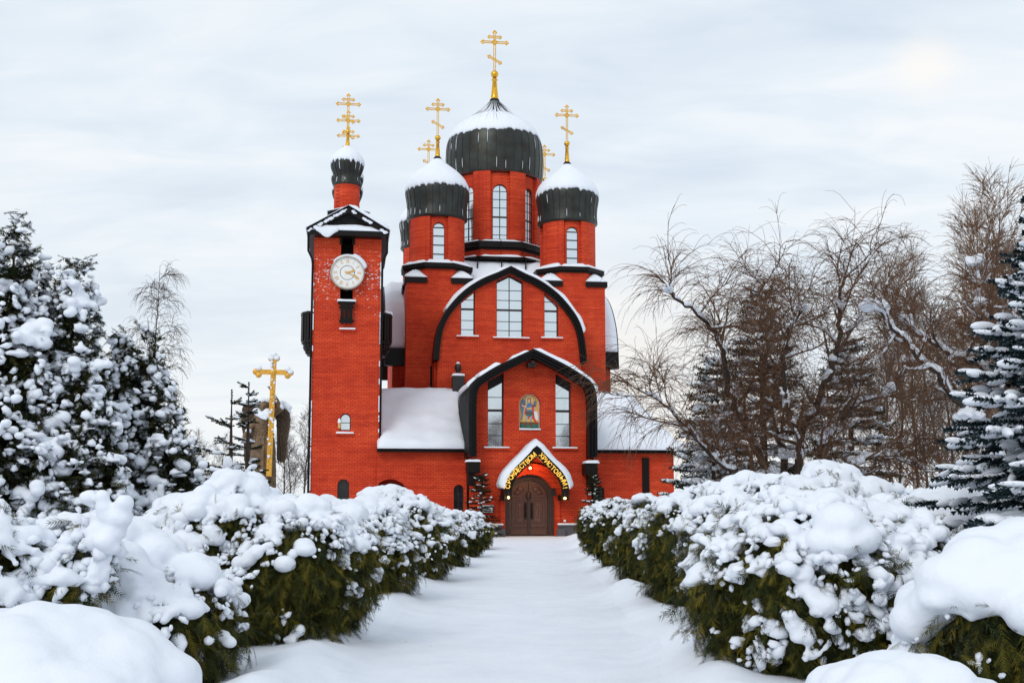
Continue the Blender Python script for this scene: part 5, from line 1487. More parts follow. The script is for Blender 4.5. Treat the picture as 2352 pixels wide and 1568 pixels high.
def thuja_tree(label, x, y, leaders, seed, dens=190, size=.20, clods=1.0, group='snow clotted arborvitae trees'):
    """tall arborvitae of several leaders: (dx, dy, radius, height)"""
    rng = np.random.default_rng(seed); o = thing('arborvitae_tree', label, 'tree', (x,y,-.05), 0, group)
    fol, sn, A, B = [], [], [], []
    prof = [(0,.85),(.15,1.0),(.35,.92),(.55,.72),(.75,.45),(.9,.20),(1,.02)]
    Cs, Rs, Fp, Fn, Fl = [], [], [], [], []
    for i, (dx_, dy_, r, H) in enumerate(leaders):
        b = Body(r, r, H, seed+i*3.1, prof, .36, 1.7)
        area = 2*pi*r*H*.72; n = int(dens*area)
        t, h, Pp, Nn = b.sample(n, rng); t2, h2, P2, N2 = b.sample(n, rng, .8)
        off = np.array([dx_,dy_,0.]); A += [Pp+off, P2+off]; B += [Nn, N2]
        V, T = shade_core_mesh(b, .55, 20, 20); fol.append(link('shade_core', np_mesh('shade_core', V+off, T, True), M['thuja_dark'], o))  # light-blocking body added inside each leader
        # clods of every size, thick on the lower limbs
        ns = int(34*area*clods); t, h, Pp, Nn = b.sample(ns, rng)
        nz = thing_noise(Pp, 1.7, seed+2.)
        keep = (nz*.9+rng.uniform(-.35,.35,ns)+.26-(h-.3)*.45+Nn[:,2]*.25) > 0
        Cs.append((Pp+off+Nn*.05)[keep]); Rs.append((rng.gamma(1.9,.026,ns)+.03)[keep]*(1.2-.5*h[keep]))
        t, h, Pp, Nn = b.sample(int(190*area), rng); nz = thing_noise(Pp, 2.2, seed+7.)*.7+thing_noise(Pp, 5., seed+8.)*.7
        w = nz+.30-(h-.4)*.35; m = w > rng.uniform(-.05,.5,len(h))
        Fp.append((Pp+off+Nn*rng.uniform(.0,.1,(len(h),1)))[m]); Fn.append(Nn[m]); Fl.append((.05+.09*rng.gamma(2.,.45,m.sum())).clip(.04,.2))
    f = sprays_on(o, 'sprays', np.concatenate(A), np.concatenate(B), rng, size, M['thuja_dark'], TREE_SPRAYS, .15, .8)
    joined('crown', [f]+fol, M['thuja_dark'], o)
    m = MB(); H = max(l[3] for l in leaders)
    for dx_, dy_, r, Hh in leaders: m.tube([(dx_*.3,dy_*.3,-.1),(dx_*.8,dy_*.8,Hh*.35),(dx_,dy_,Hh*.93)], [.11,.08,.015], 7)
    m.build('trunk', M['bark'], o)
    C = np.concatenate(Cs); Rr = np.minimum(np.concatenate(Rs)*np.random.default_rng(3).choice([.8,1.,1.,1.6], len(C)), .24)
    big = Rr > .115
    FP = np.concatenate(Fp); FN = np.concatenate(Fn); ln = np.concatenate(Fl); objs = flakes('flakes', FP, FN, rng, ln, ln*rng.uniform(.6,1.05,len(ln)), o)
    objs.append(link('clods', lumps_mesh('clods', C[~big], Rr[~big], rng.uniform(.5,.9,(~big).sum()), rng, .85), M['snow'], o))
    if big.any():
        # larger lumps are several heaped together and fused
        CC, RR = [], []
        for c, r in zip(C[big], Rr[big]):
            for k in range(6): CC.append(c+rng.normal(0,1,3)*r*np.array([.6,.6,.4])); RR.append(r*rng.uniform(.35,.72))
        objs.append(remeshed('lumps', blob_mb(np.array(CC), np.array(RR), np.full(len(CC),.8)), .03, 2, M['snow'], o, .5, .03))
    joined('snow_cover', objs, M['snow'], o)
    return o

def spruce(label, x, y, H, rad, seed, mat='spruce', snow=.7, whorl=.38, nb=8, twig=.30, far=False, group=None, name='spruce_tree', z_lo=.3, droop=.35, sparse=1., fatsnow=1., loc_z=-.05, pw=.8):
    rng = np.random.default_rng(seed); rr = random.Random(seed); o = thing(name, label, 'tree', (x,y,loc_z), 0, group); drop = .38 if sparse < .9 else 0.
    m = MB(); m.tube([(0,0,-.1),(.02,.01,H*.5),(0,0,H)], [.05+.016*H,.03+.009*H,.008], 8); m.build('trunk', M['bark'], o)
    limbs = []; tw0, tw1 = [], []
    z = z_lo
    while z < H-.12:
        f = 1-z/H; L_ = rad*(f**pw)*.98+.10
        n = max(4, int(round(nb*(.55+.45*f)*sparse)))
        a0 = rr.uniform(0, 6.28)
        for k in range(n):
            if rr.random() < drop: continue
            a = a0+2*pi*k/n+rr.uniform(-.25,.25); l = L_*rr.uniform(.72-drop,1.08+drop*.5); zz = z+rr.uniform(-.12,.12)
            el = radians(28)*(1-f*1.15)-droop*.5*f
            p = Vector((0,0,zz)); d = Vector((cos(a)*cos(el), sin(a)*cos(el), sin(el)))
            ns = max(3, int(l/.16)); st = l/ns; path = [p.copy()]
            for i in range(ns):
                u = i/ns; d.z += (-droop*.35 if u < .55 else droop*.5)*st/l*1.6; d.normalize(); p = p+d*st; path.append(p.copy())
            for i in range(ns):
                limbs.append((*path[i], *path[i+1], .012*(1-i/ns)+.005, .012*(1-(i+1)/ns)+.004))
            sidev = d.cross(Vector((0,0,1))).normalized()
            for i in range(1, ns+1):
                u = i/ns
                dd = (path[i]-path[i-1]).normalized()
                tl = twig*(.55+.75*(1-abs(u-.45)))*(.6+.4*min(1, l/1.0))
                tw0.append(path[i-1]); tw1.append(dd*min(twig, st*1.6))
                for s in (-1,1):
                    if rr.random() > .92: continue
                    q = (dd*rr.uniform(.5,.9)+sidev*s*rr.uniform(.6,1.)+Vector((0,0,rr.uniform(-.30,.06)))).normalized()
                    tw0.append(path[i]); tw1.append(q*tl*rr.uniform(.75,1.2))
            tw0.append(path[-1]); tw1.append(d*twig*.8)
        z += whorl*(.55+.6*f)*rr.uniform(.85,1.15)
    tw0.append(Vector((0,0,H-.2))); tw1.append(Vector((0,0,twig*1.3)))
    link('limbs', segs_mesh('limbs', limbs, 4), M['bark'], o)
    P0 = np.array([v[:] for v in tw0]); D = np.array([v[:] for v in tw1]); Ln = np.linalg.norm(D, axis=1)
    up = np.tile([[0,0,1.]], (len(P0),1))+rng.normal(0,.15,(len(P0),3))
    tv, tf = NEEDLE_FAR if far else NEEDLE
    place('needles', tv, tf, P0, D, up, Ln, M[mat], o, fat=np.full(len(P0), twig*1.05))
    # snow pressed along the tops of the shoots
    k = rng.uniform(0,1,len(P0)) < snow*np.clip(1.2-.35*P0[:,2]/H, 0, 1)
    if k.any():
        cv, cf = capsule_template()
        fat = np.minimum(.34*Ln, .16)*rng.uniform(.45,1.1,len(P0))*fatsnow
        place('snow_cover', cv, cf, P0[k]+np.array([0,0,.022])+D[k]*.06, D[k]*rng.uniform(.7,1.,(k.sum(),1)), up[k], Ln[k]*rng.uniform(.6,1.0,k.sum()), M['snow'], o, True, fat[k])
    return o

def grow(segs, rr, p, d, L_, r0, r1, n, wander, trop, kids=None, gravity=0., snow=None):
    """one wandering shoot; returns its points"""
    pts = [p.copy()]; st = L_/n; dirs = [d.copy()]
    for i in range(n):
        d = (d+Vector((rr.gauss(0,wander), rr.gauss(0,wander), rr.gauss(0,wander)*.7+trop-gravity*(i/n)))).normalized()
        q = p+d*st; a = r0+(r1-r0)*i/n; b = r0+(r1-r0)*(i+1)/n
        segs.append((p.x,p.y,p.z,q.x,q.y,q.z,a,b)); p = q; pts.append(p.copy()); dirs.append(d.copy())
    return pts, dirs
def limb_tube(mb, pts, r0, r1, n=8):
    mb.tube(pts, [r0+(r1-r0)*i/(len(pts)-1) for i in range(len(pts))], n)
def limb_snow(CC, RR, pts, r0, r1, rng, amt, size=1.):
    for i in range(len(pts)-1):
        a, b = pts[i], pts[i+1]; d = (b-a); hz = hypot(d.x, d.y)/max(d.length, 1e-6)
        r = r0+(r1-r0)*i/(len(pts)-1)
        if rng.uniform() < amt*hz:
            k = max(2, int(d.length/.07))
            for j in range(k):
                c = a.lerp(b, (j+rng.uniform())/k); s = (r*.9+.035)*rng.uniform(.7,1.25)*size; CC.append((c.x,c.y,c.z+r*.7+s*.35)); RR.append(s)
def willow(label, x, y, limbs, seed, nL1=11, nL2=9, nL3=3, reach=1.0, r_twig=.0075, group=None, snow=.8, mat='twig', fall=1.0):
    """bare willow > trunk (limbs), twigs, snow_cover; limbs are lists of points out from the foot"""
    rr = random.Random(seed); rng = np.random.default_rng(seed); o = thing('willow_tree', label, 'tree', (x,y,0), 0, group)
    mb = MB(); segs = []; CC, RR = [], []
    for li, (pts, r0) in enumerate(limbs):
        fine = [Vector(p) for p in smooth_line([tuple(p) for p in pts], 6)]
        fine = [p+Vector((rr.gauss(0,.035), rr.gauss(0,.035), rr.gauss(0,.03))) if 0 < i else p for i,p in enumerate(fine)]
        limb_tube(mb, fine, r0, r0*.22); limb_snow(CC, RR, fine, r0, r0*.22, rng, snow)
        n = len(fine); Lt = sum((fine[i+1]-fine[i]).length for i in range(n-1))
        for k in range(nL1):
            f = .22+.78*((k+rr.random())/nL1); i = min(n-2, int(f*(n-1))); p = fine[i].lerp(fine[i+1], rr.random())
            d0 = (fine[i+1]-fine[i]).normalized()
            sd = Vector((rr.gauss(0,1), rr.gauss(0,1), rr.gauss(.3,.6))).normalized()
            d = (d0*.8+sd*.9).normalized(); l1 = reach*rr.uniform(.9,2.0)*(1.15-.4*f); rb = r0*(1-.75*f)*.5+.008
            pt1, dr1 = grow(segs, rr, p, d, l1, rb, .010, 7, .13, .05)
            limb_snow(CC, RR, pt1, rb, .01, rng, snow*.8, .9)
            for j in range(nL2):
                g = .15+.85*(j+rr.random())/nL2; i1 = min(6, int(g*7)); q = pt1[i1].lerp(pt1[i1+1], rr.random())
                d1 = (dr1[i1]*.7+Vector((rr.gauss(0,.8), rr.gauss(0,.8), rr.gauss(.25,.5)))).normalized()
                l2 = reach*rr.uniform(.6,1.7)
                pt2, dr2 = grow(segs, rr, q, d1, l2, .011, r_twig*.8, 7, .10, .02, gravity=.38*fall)
                for m in range(nL3):
                    i2 = rr.randint(1,6)
                    d2 = (dr2[i2]+Vector((rr.gauss(0,.55), rr.gauss(0,.55), rr.gauss(.0,.4)))).normalized()
                    grow(segs, rr, pt2[i2], d2, reach*rr.uniform(.4,1.1), r_twig, r_twig*.55, 5, .08, 0, gravity=.5*fall)
    mb.build('trunk', M['bark'], o)
    link('twigs', segs_mesh('twigs', segs), M[mat], o)
    # clods of snow lodged in forks
    for k in range(int(26*snow)):
        pts, r0 = limbs[rr.randrange(len(limbs))]; i = rr.randrange(1, len(pts)); c = Vector(pts[i])
        for j in range(5): CC.append((c.x+rr.gauss(0,.12), c.y+rr.gauss(0,.12), c.z+.1+rr.gauss(0,.05))); RR.append(rr.uniform(.07,.15))
    if CC: remeshed('snow_cover', blob_mb(np.array(CC), np.array(RR), np.full(len(CC),.8)), .035, 2, M['snow'], o)
    return o
def bare_tree_meshes(seed, H, spread, r_t, nb, n2, n3, weep=0., up=.10, r_twig=.008):
    rr = random.Random(seed); segs = []; mb = MB()
    tr, dr = grow([], rr, Vector((0,0,-.1)), Vector((0,0,1)), H, 0, 0, 14, .045, .05)
    mb.tube(tr, [r_t*(1-.93*i/14) for i in range(15)], 7)
    for k in range(nb):
        f = .16+.82*(k+rr.random())/nb; i = min(13, int(f*14)); p = tr[i].lerp(tr[i+1], rr.random()); a = rr.uniform(0, 6.28)
        d = Vector((cos(a), sin(a), rr.uniform(.5,1.4))).normalized(); l = spread*(1.12-f)*rr.uniform(.7,1.2)+.4
        p1, d1 = grow(segs, rr, p, d, l, r_t*(1-f)*.42+.008, .008, 7, .09, up, gravity=weep*.5)
        for j in range(n2):
            g = rr.randint(1,6); q = p1[g].lerp(p1[g+1], rr.random())
            dd = (d1[g]+Vector((rr.gauss(0,.6), rr.gauss(0,.6), rr.gauss(.1,.4)))).normalized()
            p2, d2 = grow(segs, rr, q, dd, l*rr.uniform(.25,.6)+.25, .010, r_twig*.8, 5, .10, up*.6, gravity=weep)
            for m in range(n3):
                g2 = rr.randint(1,4); d3 = (d2[g2]+Vector((rr.gauss(0,.6), rr.gauss(0,.6), rr.gauss(0,.4)))).normalized()
                grow(segs, rr, p2[g2], d3, rr.uniform(.25,.7), r_twig, r_twig*.6, 4, .10, up*.4, gravity=weep*1.2)
    t = bpy.data.meshes.new('trunk'); t.from_pydata(mb.v, [], mb.f); t.update()
    return t, segs_mesh('twigs', segs)
def bare_tree(label, meshes, x, y, rz, s, mats, group, name='bare_tree', sz=None):
    o = thing(name, label, 'tree', (x,y,0), rz, group); o.scale = (s,s,sz or s)
    for nm, me, mt in zip(('trunk','twigs'), meshes, mats):
        if not me.materials: me.materials.append(M[mt])
        c = bpy.data.objects.new(nm, me); COL.objects.link(c); c.parent = o
    return o
# ================================================================ GROUND
def path_mid(y): return -.12+.020*(y-14)
def path_half(y): return 2.2
def hgt(x, y):
    c = path_mid(y); d = abs(x-c)
    z = .012*noise.noise(Vector((x*1.3,y*1.1,0)))+.02*noise.noise(Vector((x*.5,y*.35,3)))*min(1,d)
    if y < 62 and y > -8:
        e = d-path_half(y)
        # shovelled bank along both edges
        b = .20*math.exp(-((e-.15)/.42)**2)*(.55+.9*max(0, noise.noise(Vector((x*.7,y*.45,7)))+.35))
        b += .16/(1+math.exp(-(e-.1)*6))
        lum = .06*noise.noise(Vector((x*2.6,y*2.2,5)))+.03*noise.noise(Vector((x*6,y*5,9)))
        z += b*(1 if y < 57 else max(0,(62-y)/5))+lum*math.exp(-((e-.1)/.5)**2)
        z += .010*noise.noise(Vector((x*1.7,y*1.3,11)))*(d < path_half(y))+.007*noise.noise(Vector((x*5,y*4.,15)))
    return z
def axis(dense0, dense1, step, far0, far1):
    a = list(np.arange(dense0, dense1+1e-6, step)); s = step
    while a[-1] < far1: s *= 1.28; a.append(a[-1]+s)
    s = step
    while a[0] > far0: s *= 1.28; a.insert(0, a[0]-s)
    return a
xs = axis(-6.2, 6.4, .11, -2600, 2600); ys = axis(8., 63., .2, -60, 4200)
V = np.array([(x,y,hgt(x,y) if abs(x) < 30 and -10 < y < 120 else 0.) for y in ys for x in xs]); nx = len(xs)
Fq = np.array([(j*nx+i, j*nx+i+1, (j+1)*nx+i+1, (j+1)*nx+i) for j in range(len(ys)-1) for i in range(nx-1)])
structure(link('snowy_ground', np_mesh('snowy_ground', V, Fq, True), M['snow']))
# trodden middle of the path, a sheet just over the ground
py_ = [y for y in ys if 4 < y < 61.2]; V = []
for y in py_:
    c = path_mid(y)
    for k in range(37):
        f = k/36; w = 2.02+.22*noise.noise(Vector((y*.35, 3 if f < .5 else 8, 1))); x = c+(f*2-1)*w
        V.append((x, y, hgt(x,y)+.004*(1 if 0 < k < 36 else -3)))
Fq = np.array([(j*37+i, j*37+i+1, (j+1)*37+i+1, (j+1)*37+i) for j in range(len(py_)-1) for i in range(36)])
structure(link('path', np_mesh('path', np.array(V), Fq, True), M['path_snow']))

# ================================================================ BUSHES ALONG THE PATH
G1 = 'snow covered arborvitae bushes lining the path'
shrub('low bush in the near left corner buried under one smooth snow dome', -3.95, 9.3, 1.26, 1.1, .88, 3, snow=1.3, small=.2, big=.24, prof=MOUND, lump=.08, freq=.9, voxel=.035, dens=60, group=G1, thick=1.2, it=18)
b_leggy = shrub('leggy dark bush at the left edge with a block of snow on its shoulder', -5.0, 11.2, .95, .8, 1.95, 5, snow=.50, small=2.0, big=.17, lump=.34, freq=1.7, voxel=.03, prof=[(0,.25),(.25,.35),(.45,.85),(.65,1.),(.82,.85),(.93,.5),(1,.02)], dens=220, group=G1, shade_core=.7)
shrub('near left bush slumped under long snow pillows, olive sprays facing the path', -4.5, 12.5, 1.42, 1.2, 1.55, 8, snow=.74, small=1.0, big=.23, lump=.2, freq=1.2, prof=ROUND, bare=(1.0,.0), dens=260, group=G1, thick=1.1)
shrub('widest bush of the left row, heaped white above and brushed green beside the path', -3.75, 16.3, 1.72, 1.4, 2.24, 11, snow=.64, small=2.0, big=.21, lump=.2, freq=1.25, prof=MUSH, bare=(.75,-.0), dens=250, group=G1, thick=1.05)
shrub('medium bush behind the widest one with its crown just below the tower window', -3.25, 23.2, 1.35, 1.3, 1.98, 14, snow=.62, small=2.0, big=.17, lump=.22, freq=1.5, prof=MUSH, bare=(.9,.0), dens=200, group=G1)
shrub('pointed bush in front of the dark gateway arch with stacked snow pads', -2.95, 28.8, 1.45, 1.3, 2.2, 17, snow=.62, small=2.0, big=.17, lump=.22, freq=1.5, prof=MUSH, bare=(.9,.0), dens=170, group=G1)
far_left = [(-2.65,34.6,1.25,1.75,'round bush of the left row below the small grilled window, snow in fine tufts'),(-2.35,40.4,1.2,1.6,'second smallest bush of the left row'),(-2.05,46.5,1.15,1.5,'last bush of the left row, nearest the church door')]
for i, (x,y,r,h,lb) in enumerate(far_left): shrub(lb, x, y, r, r*.95, h, 21+i, snow=.58, small=2.0, big=.14, lump=.24, prof=MUSH, bare=(.9,.0), dens=120, size=.22, group=G1, far=True, voxel=.04)
right = [(2.75+1.4,50.5,1.15,1.75,'farthest bush of the right row, mostly green, beside the church door'),(3.85,44.0,1.25,1.9,'round green bush second from the door in the right row'),(3.75,37.8,1.35,1.95,'bush of the right row with a pale snow crown below the dark timber pier'),
         (3.75,31.8,1.4,2.0,'bush midway along the right row carrying one fat snow pillow')]
for i, (x,y,r,h,lb) in enumerate(right): shrub(lb, x, y, r, r*.95, h, 41+i, snow=.30, small=1.0, big=.15, lump=.2, prof=ROUND, bare=(-1.05,-.2), dens=150, size=.22, group=G1, far=True, voxel=.04)
shrub('bush of the right row below the willow with brushed snow streaks down its side', 3.8, 26.4, 1.45, 1.4, 2.1, 51, snow=.36, small=1.5, big=.17, lump=.2, prof=ROUND, bare=(-.9,-.15), dens=190, group=G1)
shrub('broad bush of the right row with feathery tips poking out of its snow', 3.85, 21.4, 1.5, 1.4, 2.15, 53, snow=.42, small=1.6, big=.18, lump=.2, prof=ROUND, bare=(-.85,-.1), dens=230, group=G1)
shrub('tall bush under a wavy white crest at the foot of the willow', 4.6, 17.4, 1.95, 1.4, 2.38, 57, snow=.46, small=2.4, big=.21, lump=.2, freq=1.3, prof=ROUND, bare=(-.8,-.1), dens=240, group=G1)
b_ball = shrub('large near right bush with a round snow ball on top, olive foliage towards path', 3.62, 13.4, 1.5, 1.25, 1.98, 61, snow=.48, small=3.4, big=.19, lump=.24, freq=1.4, prof=ROUND, bare=(-.75,.0), dens=280, group=G1)
shrub('bush at the right edge bowed flat under a huge smooth slab of snow', 5.4, 10.6, 1.75, 1.35, 1.72, 67, snow=.95, small=.6, big=.28, lump=.15, freq=.9, prof=MOUND, bare=(-.2,-.35), voxel=.035, dens=160, group=G1, thick=1.2, it=12)
shrub('low snow heaped bush at the bottom right by the path', 3.1, 9.3, .72, .65, .66, 71, snow=.95, small=.8, big=.21, lump=.2, freq=1.3, prof=MOUND, voxel=.032, dens=220, group=G1, it=9)
shrub('white humped bush behind the round snow ball on the right', 6.3, 16.4, 1.5, 1.3, 1.95, 73, snow=1.0, small=.4, big=.24, prof=MOUND, lump=.15, freq=1., voxel=.04, dens=120, group=G1, thick=1.1)
def snow_lumps(parent, lst, voxel=.045, it=7):
    """extra heaps: (x,y,z,r,flat) in world place, fused into one part of a bush"""
    o = parent.location
    C = np.array([(a[0]-o.x,a[1]-o.y,a[2]-o.z) for a in lst]); return remeshed('snow_heap', blob_mb(C, np.array([a[3] for a in lst]), np.array([a[4] for a in lst])), voxel, it, M['bush_snow'], parent, .5, .03)

def near(px, py, Y): return at(px, py, Y)
def heap_at(bush, specs, it_vox=.035, it=7):
    L_ = []
    for px, py, Y, r, fl in specs: w = near(px, py, Y); L_.append((w.x, w.y, w.z, r, fl))
    return snow_lumps(bush, L_, it_vox, it)
heap_at(b_ball, [(1930,1205,12.35,.31,.82),(1885,1245,12.3,.2,.8),(1975,1235,12.3,.24,.8),(1935,1250,12.2,.22,.7)])
heap_at(b_ball, [(1845,1265,12.55,.20,.9),(1838,1240,12.6,.17,.9),(1860,1290,12.5,.16,.8),(1885,1300,12.45,.14,.8),(2015,1235,12.6,.20,1.),(2040,1270,12.6,.18,.9),(2020,1300,12.55,.17,.9),(2045,1240,12.7,.16,.9),(1990,1300,12.4,.15,.8)])
rb = random.Random(6); L_ = []
for k in range(26):
    f = rb.random(); w = (48-26*f)*(1 if f < .8 else .7); L_.append((240+rb.uniform(-w,w), 1140+120*f, 11.0+rb.uniform(-.09,.09), rb.uniform(.075,.125), rb.uniform(.75,1.)))
heap_at(b_leggy, L_, .026, 3)
# ================================================================ TREES AND STATUE, LEFT
G2 = 'snow clotted arborvitae trees'
thuja_tree('tallest dark arborvitae at the left edge, clotted with snow balls from top to foot', -7.75, 17.4, [(0.,0.,1.3,6.3),(.85,.2,.9,5.75),(-.95,.3,1.2,5.6),(1.25,-.2,.95,3.8)], 81, group=G2)
thuja_tree('shorter arborvitae right of the tallest one, two pointed leaders above snow balls', -6.45, 18.6, [(-.05,0.,.8,4.85),(.42,.1,.8,4.7),(.85,-.1,.8,3.4),(-.5,-.4,.9,3.6),(1.0,-.3,.65,2.8)], 83, group=G2)
spruce('sparse dark young spruce with crooked boughs left of the bronze angel', -6.18, 25.0, 4.35, 1.35, 91, snow=.3, whorl=.36, nb=5, twig=.27, sparse=.8, z_lo=1.0, droop=.2, mat='spruce', group='small spruces left of the tower')
spruce('thin young spruce, its bare tip just left of the angel wing', -5.95, 25.6, 4.6, .95, 92, snow=.25, whorl=.42, nb=4, twig=.25, sparse=.7, pw=1.5, z_lo=.9, droop=.2, group='small spruces left of the tower')
spruce('low spreading spruce bowed under snow at the foot of the bronze angel', -5.55, 22.3, 2.75, 2.1, 93, snow=.95, whorl=.30, nb=8, twig=.34, z_lo=.5, droop=.55, fatsnow=1.15, group='small spruces left of the tower')
spruce('small dark spruce against the wall left of the church door', *(lambda p: (p.x, p.y))(local_to_world(-2.85,-1.6,0)), 3.35, .95, 95, snow=.12, whorl=.26, nb=8, twig=.30, far=True, z_lo=.2, group='little spruces beside the church door')
spruce('small dark spruce against the wall right of the church door', *(lambda p: (p.x, p.y))(local_to_world(3.05,-2.2,0)), 3.3, .7, 96, snow=.1, whorl=.26, nb=8, twig=.30, far=True, z_lo=.2, group='little spruces beside the church door')

spruce('broad low spruce with snowy boughs between the arborvitae and the young spruces', -7.0, 24.0, 3.3, 1.9, 94, snow=.75, whorl=.34, nb=7, twig=.34, z_lo=.5, droop=.45, sparse=.85, group='small spruces left of the tower')
# weeping birch behind the arborvitae
bm = bare_tree_meshes(101, 11.0, 1.25, .075, 40, 7, 5, weep=.95, up=0., r_twig=.006)
bare_tree('slim leafless weeping birch rising behind the snow clotted arborvitae', bm, -13.6, 42., .4, 1., ('bark','twig_grey'), None, 'birch_tree')
bt = [bare_tree_meshes(110+i, 8.+i, 3.0, .10, 26, 7, 3, weep=.08, up=.10, r_twig=.012) for i in range(3)]
GD = 'leafless trees far behind the bell tower'
for i,(px,Y,s,lb) in enumerate([(655,92,.95,'bare grey tree just right of the bronze angel, far off'),(698,96,1.05,'bare grey tree touching the left edge of the bell tower, far off'),(470,98,.75,'faint bare tree far off between the spruces and the arborvitae'),(430,90,.8,'faint bare tree far off just right of the arborvitae'),(520,104,.8,'faint bare tree far off left of the angel wing'),(676,120,.9,'farthest bare tree in the gap between angel and tower')]):
    bare_tree(lb, bt[i%3], (px-1176)/F*Y, Y, i*1.3, s, ('bark','twig_grey'), GD)

# ---- angel
def angel():
    Y = 33.; s = Y/F*1.0
    X = (607-1176)/F*Y
    o = thing('angel_statue', 'bronze winged angel holding up a tall gold cross, snow on head and shoulders', 'statue', (X,Y,0), radians(2))
    z = lambda y: at(607, y, Y).z
    px = Y/F*1.02          # metres per photo pixel
    k = 300/905/1.7415     # close-up pixel to photo pixel
    def q(x, y): return ((x-372)*k*px, z((1380+y*.3315)/1.7415))
    m = MB()
    # robe and torso as elliptical rings
    rings = [(0.9*0+.62,.55,-.9),(.58,.52,-.3)]
    prof = [(.40,.34,z(1190)),(.37,.32,q(0,1500)[1]),(.34,.30,q(0,1250)[1]),(.30,.26,q(0,1130)[1]),(.265,.22,q(0,1060)[1]),(.28,.24,q(0,960)[1]),(.31,.22,q(0,890)[1]),(.27,.18,q(0,835)[1]),(.13,.12,q(0,812)[1]),(.08,.08,q(0,795)[1])]
    seg = 64; vs = []
    ztop = q(0,1080)[1]
    for rx, ry, zz in prof:
        for i in range(seg):
            t = 2*pi*i/seg; f = 1+.055*sin(t*17)*(1 if zz < ztop else 0)
            vs.append((rx*f*cos(t)-.02, ry*f*sin(t), zz))
    fs = [(i*seg+j, i*seg+(j+1)%seg, (i+1)*seg+(j+1)%seg, (i+1)*seg+j) for i in range(len(prof)-1) for j in range(seg)]
    fs += [tuple(range(seg-1,-1,-1)), tuple((len(prof)-1)*seg+j for j in range(seg))]
    m.add(vs, fs)
    hx, hz = q(367,745)
    m.ball((hx,-.03,hz), .155, .88, 1.05, 1.3, 16)                      # head
    m.ball((hx,.03,hz+.05), .175, 1.0, 1.0, 1.1, 14)                    # hair
    for sgn in (-1,1): m.ball((hx+sgn*.135,.03,hz-.03), .075, .8, 1., 1.5, 10)
    m.bar((hx,-.19,hz+.02),(hx,-.215,hz-.045),.035,.04); m.ball((hx,-.17,hz-.13),.06,1.1,.7,.6,8)
    m.ball((hx,-.165,hz+.05),.08,1.5,.4,.35,8)
    m.tube([(hx,0,hz-.3),(hx,0,hz-.1)], .085, 10)
    # raised arm to the cross, other arm hanging at the side
    A = [q(495,850), q(560,770), q(478,590)]
    m.tube([(A[0][0]-.12,0,A[0][1]),(A[1][0],-.08,A[1][1]),((A[1][0]+A[2][0])/2,-.2,(A[1][1]+A[2][1])/2),(A[2][0],-.28,A[2][1])], [.12,.11,.085,.055], 12)
    h0 = Vector((A[2][0],-.28,A[2][1])); d = Vector((-.25,-.1,.9)).normalized()
    m.ball(h0+d*.05, .075, .8, .6, 1.2, 10)
    for j in range(4):
        b0 = h0+d*.10+Vector((-.045+.03*j,-.02,0)); m.tube([b0,b0+d*.07+Vector((-.02,-.02,0)),b0+d*.12+Vector((-.05,.01,-.01))], [.018,.017,.012], 6)
    m.tube([h0+Vector((.05,0,.02)),h0+Vector((.06,-.04,.09)),h0+Vector((.02,-.06,.14))], [.02,.018,.013], 6)
    B = [q(270,880), q(215,1000), q(165,1110)]
    m.tube([(B[0][0]+.08,0,B[0][1]),(B[1][0],-.12,B[1][1]),(B[2][0],-.3,B[2][1])], [.12,.10,.07], 12); m.ball((B[2][0],-.33,B[2][1]-.03), .08, .8, .8, 1.2, 8)
    for j in range(4): m.tube([(B[2][0]-.05+.03*j,-.36,B[2][1]-.06),(B[2][0]-.05+.03*j,-.40,B[2][1]-.13),(B[2][0]-.045+.03*j,-.38,B[2][1]-.18)], [.018,.016,.012], 6)
    m.tube([(B[2][0]+.06,-.34,B[2][1]-.02),(B[2][0]+.09,-.38,B[2][1]-.08)], [.02,.014], 6)
    # collar, belt with studs
    cz = q(0,1075)[1]
    st = len(m.v); m.lathe([(.26,cz-.04),(.295,cz-.02),(.295,cz+.02),(.26,cz+.04)], -.02, 0, 32)
    m.xf(Matrix.Diagonal((1,.84,1,1)), st)
    for r_, zz_ in ((.20,q(0,1010)[1]),(.13,q(0,1010)[1])):
        m.tube([(-.02+r_*cos(t_), -.235-.02*(r_<.15), zz_+r_*.62*sin(t_)) for t_ in np.linspace(pi,2*pi,10)], .018, 6)
    remeshed('body', m, .014, 1, M['statue'], o)
    mb = MB()
    for i in range(9):
        t = pi+pi*(i+.5)/9; mb.ball((-.02+.295*cos(t), .25*sin(t), cz), .035, 1, .7, 1, 8)
    mb.build('belt_studs', M['statue'], o)
    # wings
    for side, out, tip in ((-1, [(115,700),(90,760),(85,900),(95,1000),(115,1100),(125,1250),(130,1390),(165,1415),(200,1380),(215,1200),(235,1050),(270,900),(290,760),(275,715),(200,690)], 0),
                           (1, [(450,700),(445,760),(500,900),(510,1100),(515,1380),(560,1410),(600,1410),(625,1350),(630,1150),(650,1020),(662,880),(650,780),(600,720),(545,690)], 0)):
        w = MB(); n = 11
        outl = [q(*p) for p in out]
        w.prism(outl, .16, .30)
        xs_ = [p[0] for p in outl]; zs_ = [p[1] for p in outl]
        x0, x1, zt, zb_ = min(xs_), max(xs_), max(zs_), min(zs_)
        rr = random.Random(4)
        def inside(x, z):
            c = False; N_ = len(outl)
            for i in range(N_):
                a, b = outl[i], outl[(i+1)%N_]
                if (a[1] > z) != (b[1] > z) and x < (b[0]-a[0])*(z-a[1])/(b[1]-a[1])+a[0]: c = not c
            return c
        zz = zt-.06; row = 0
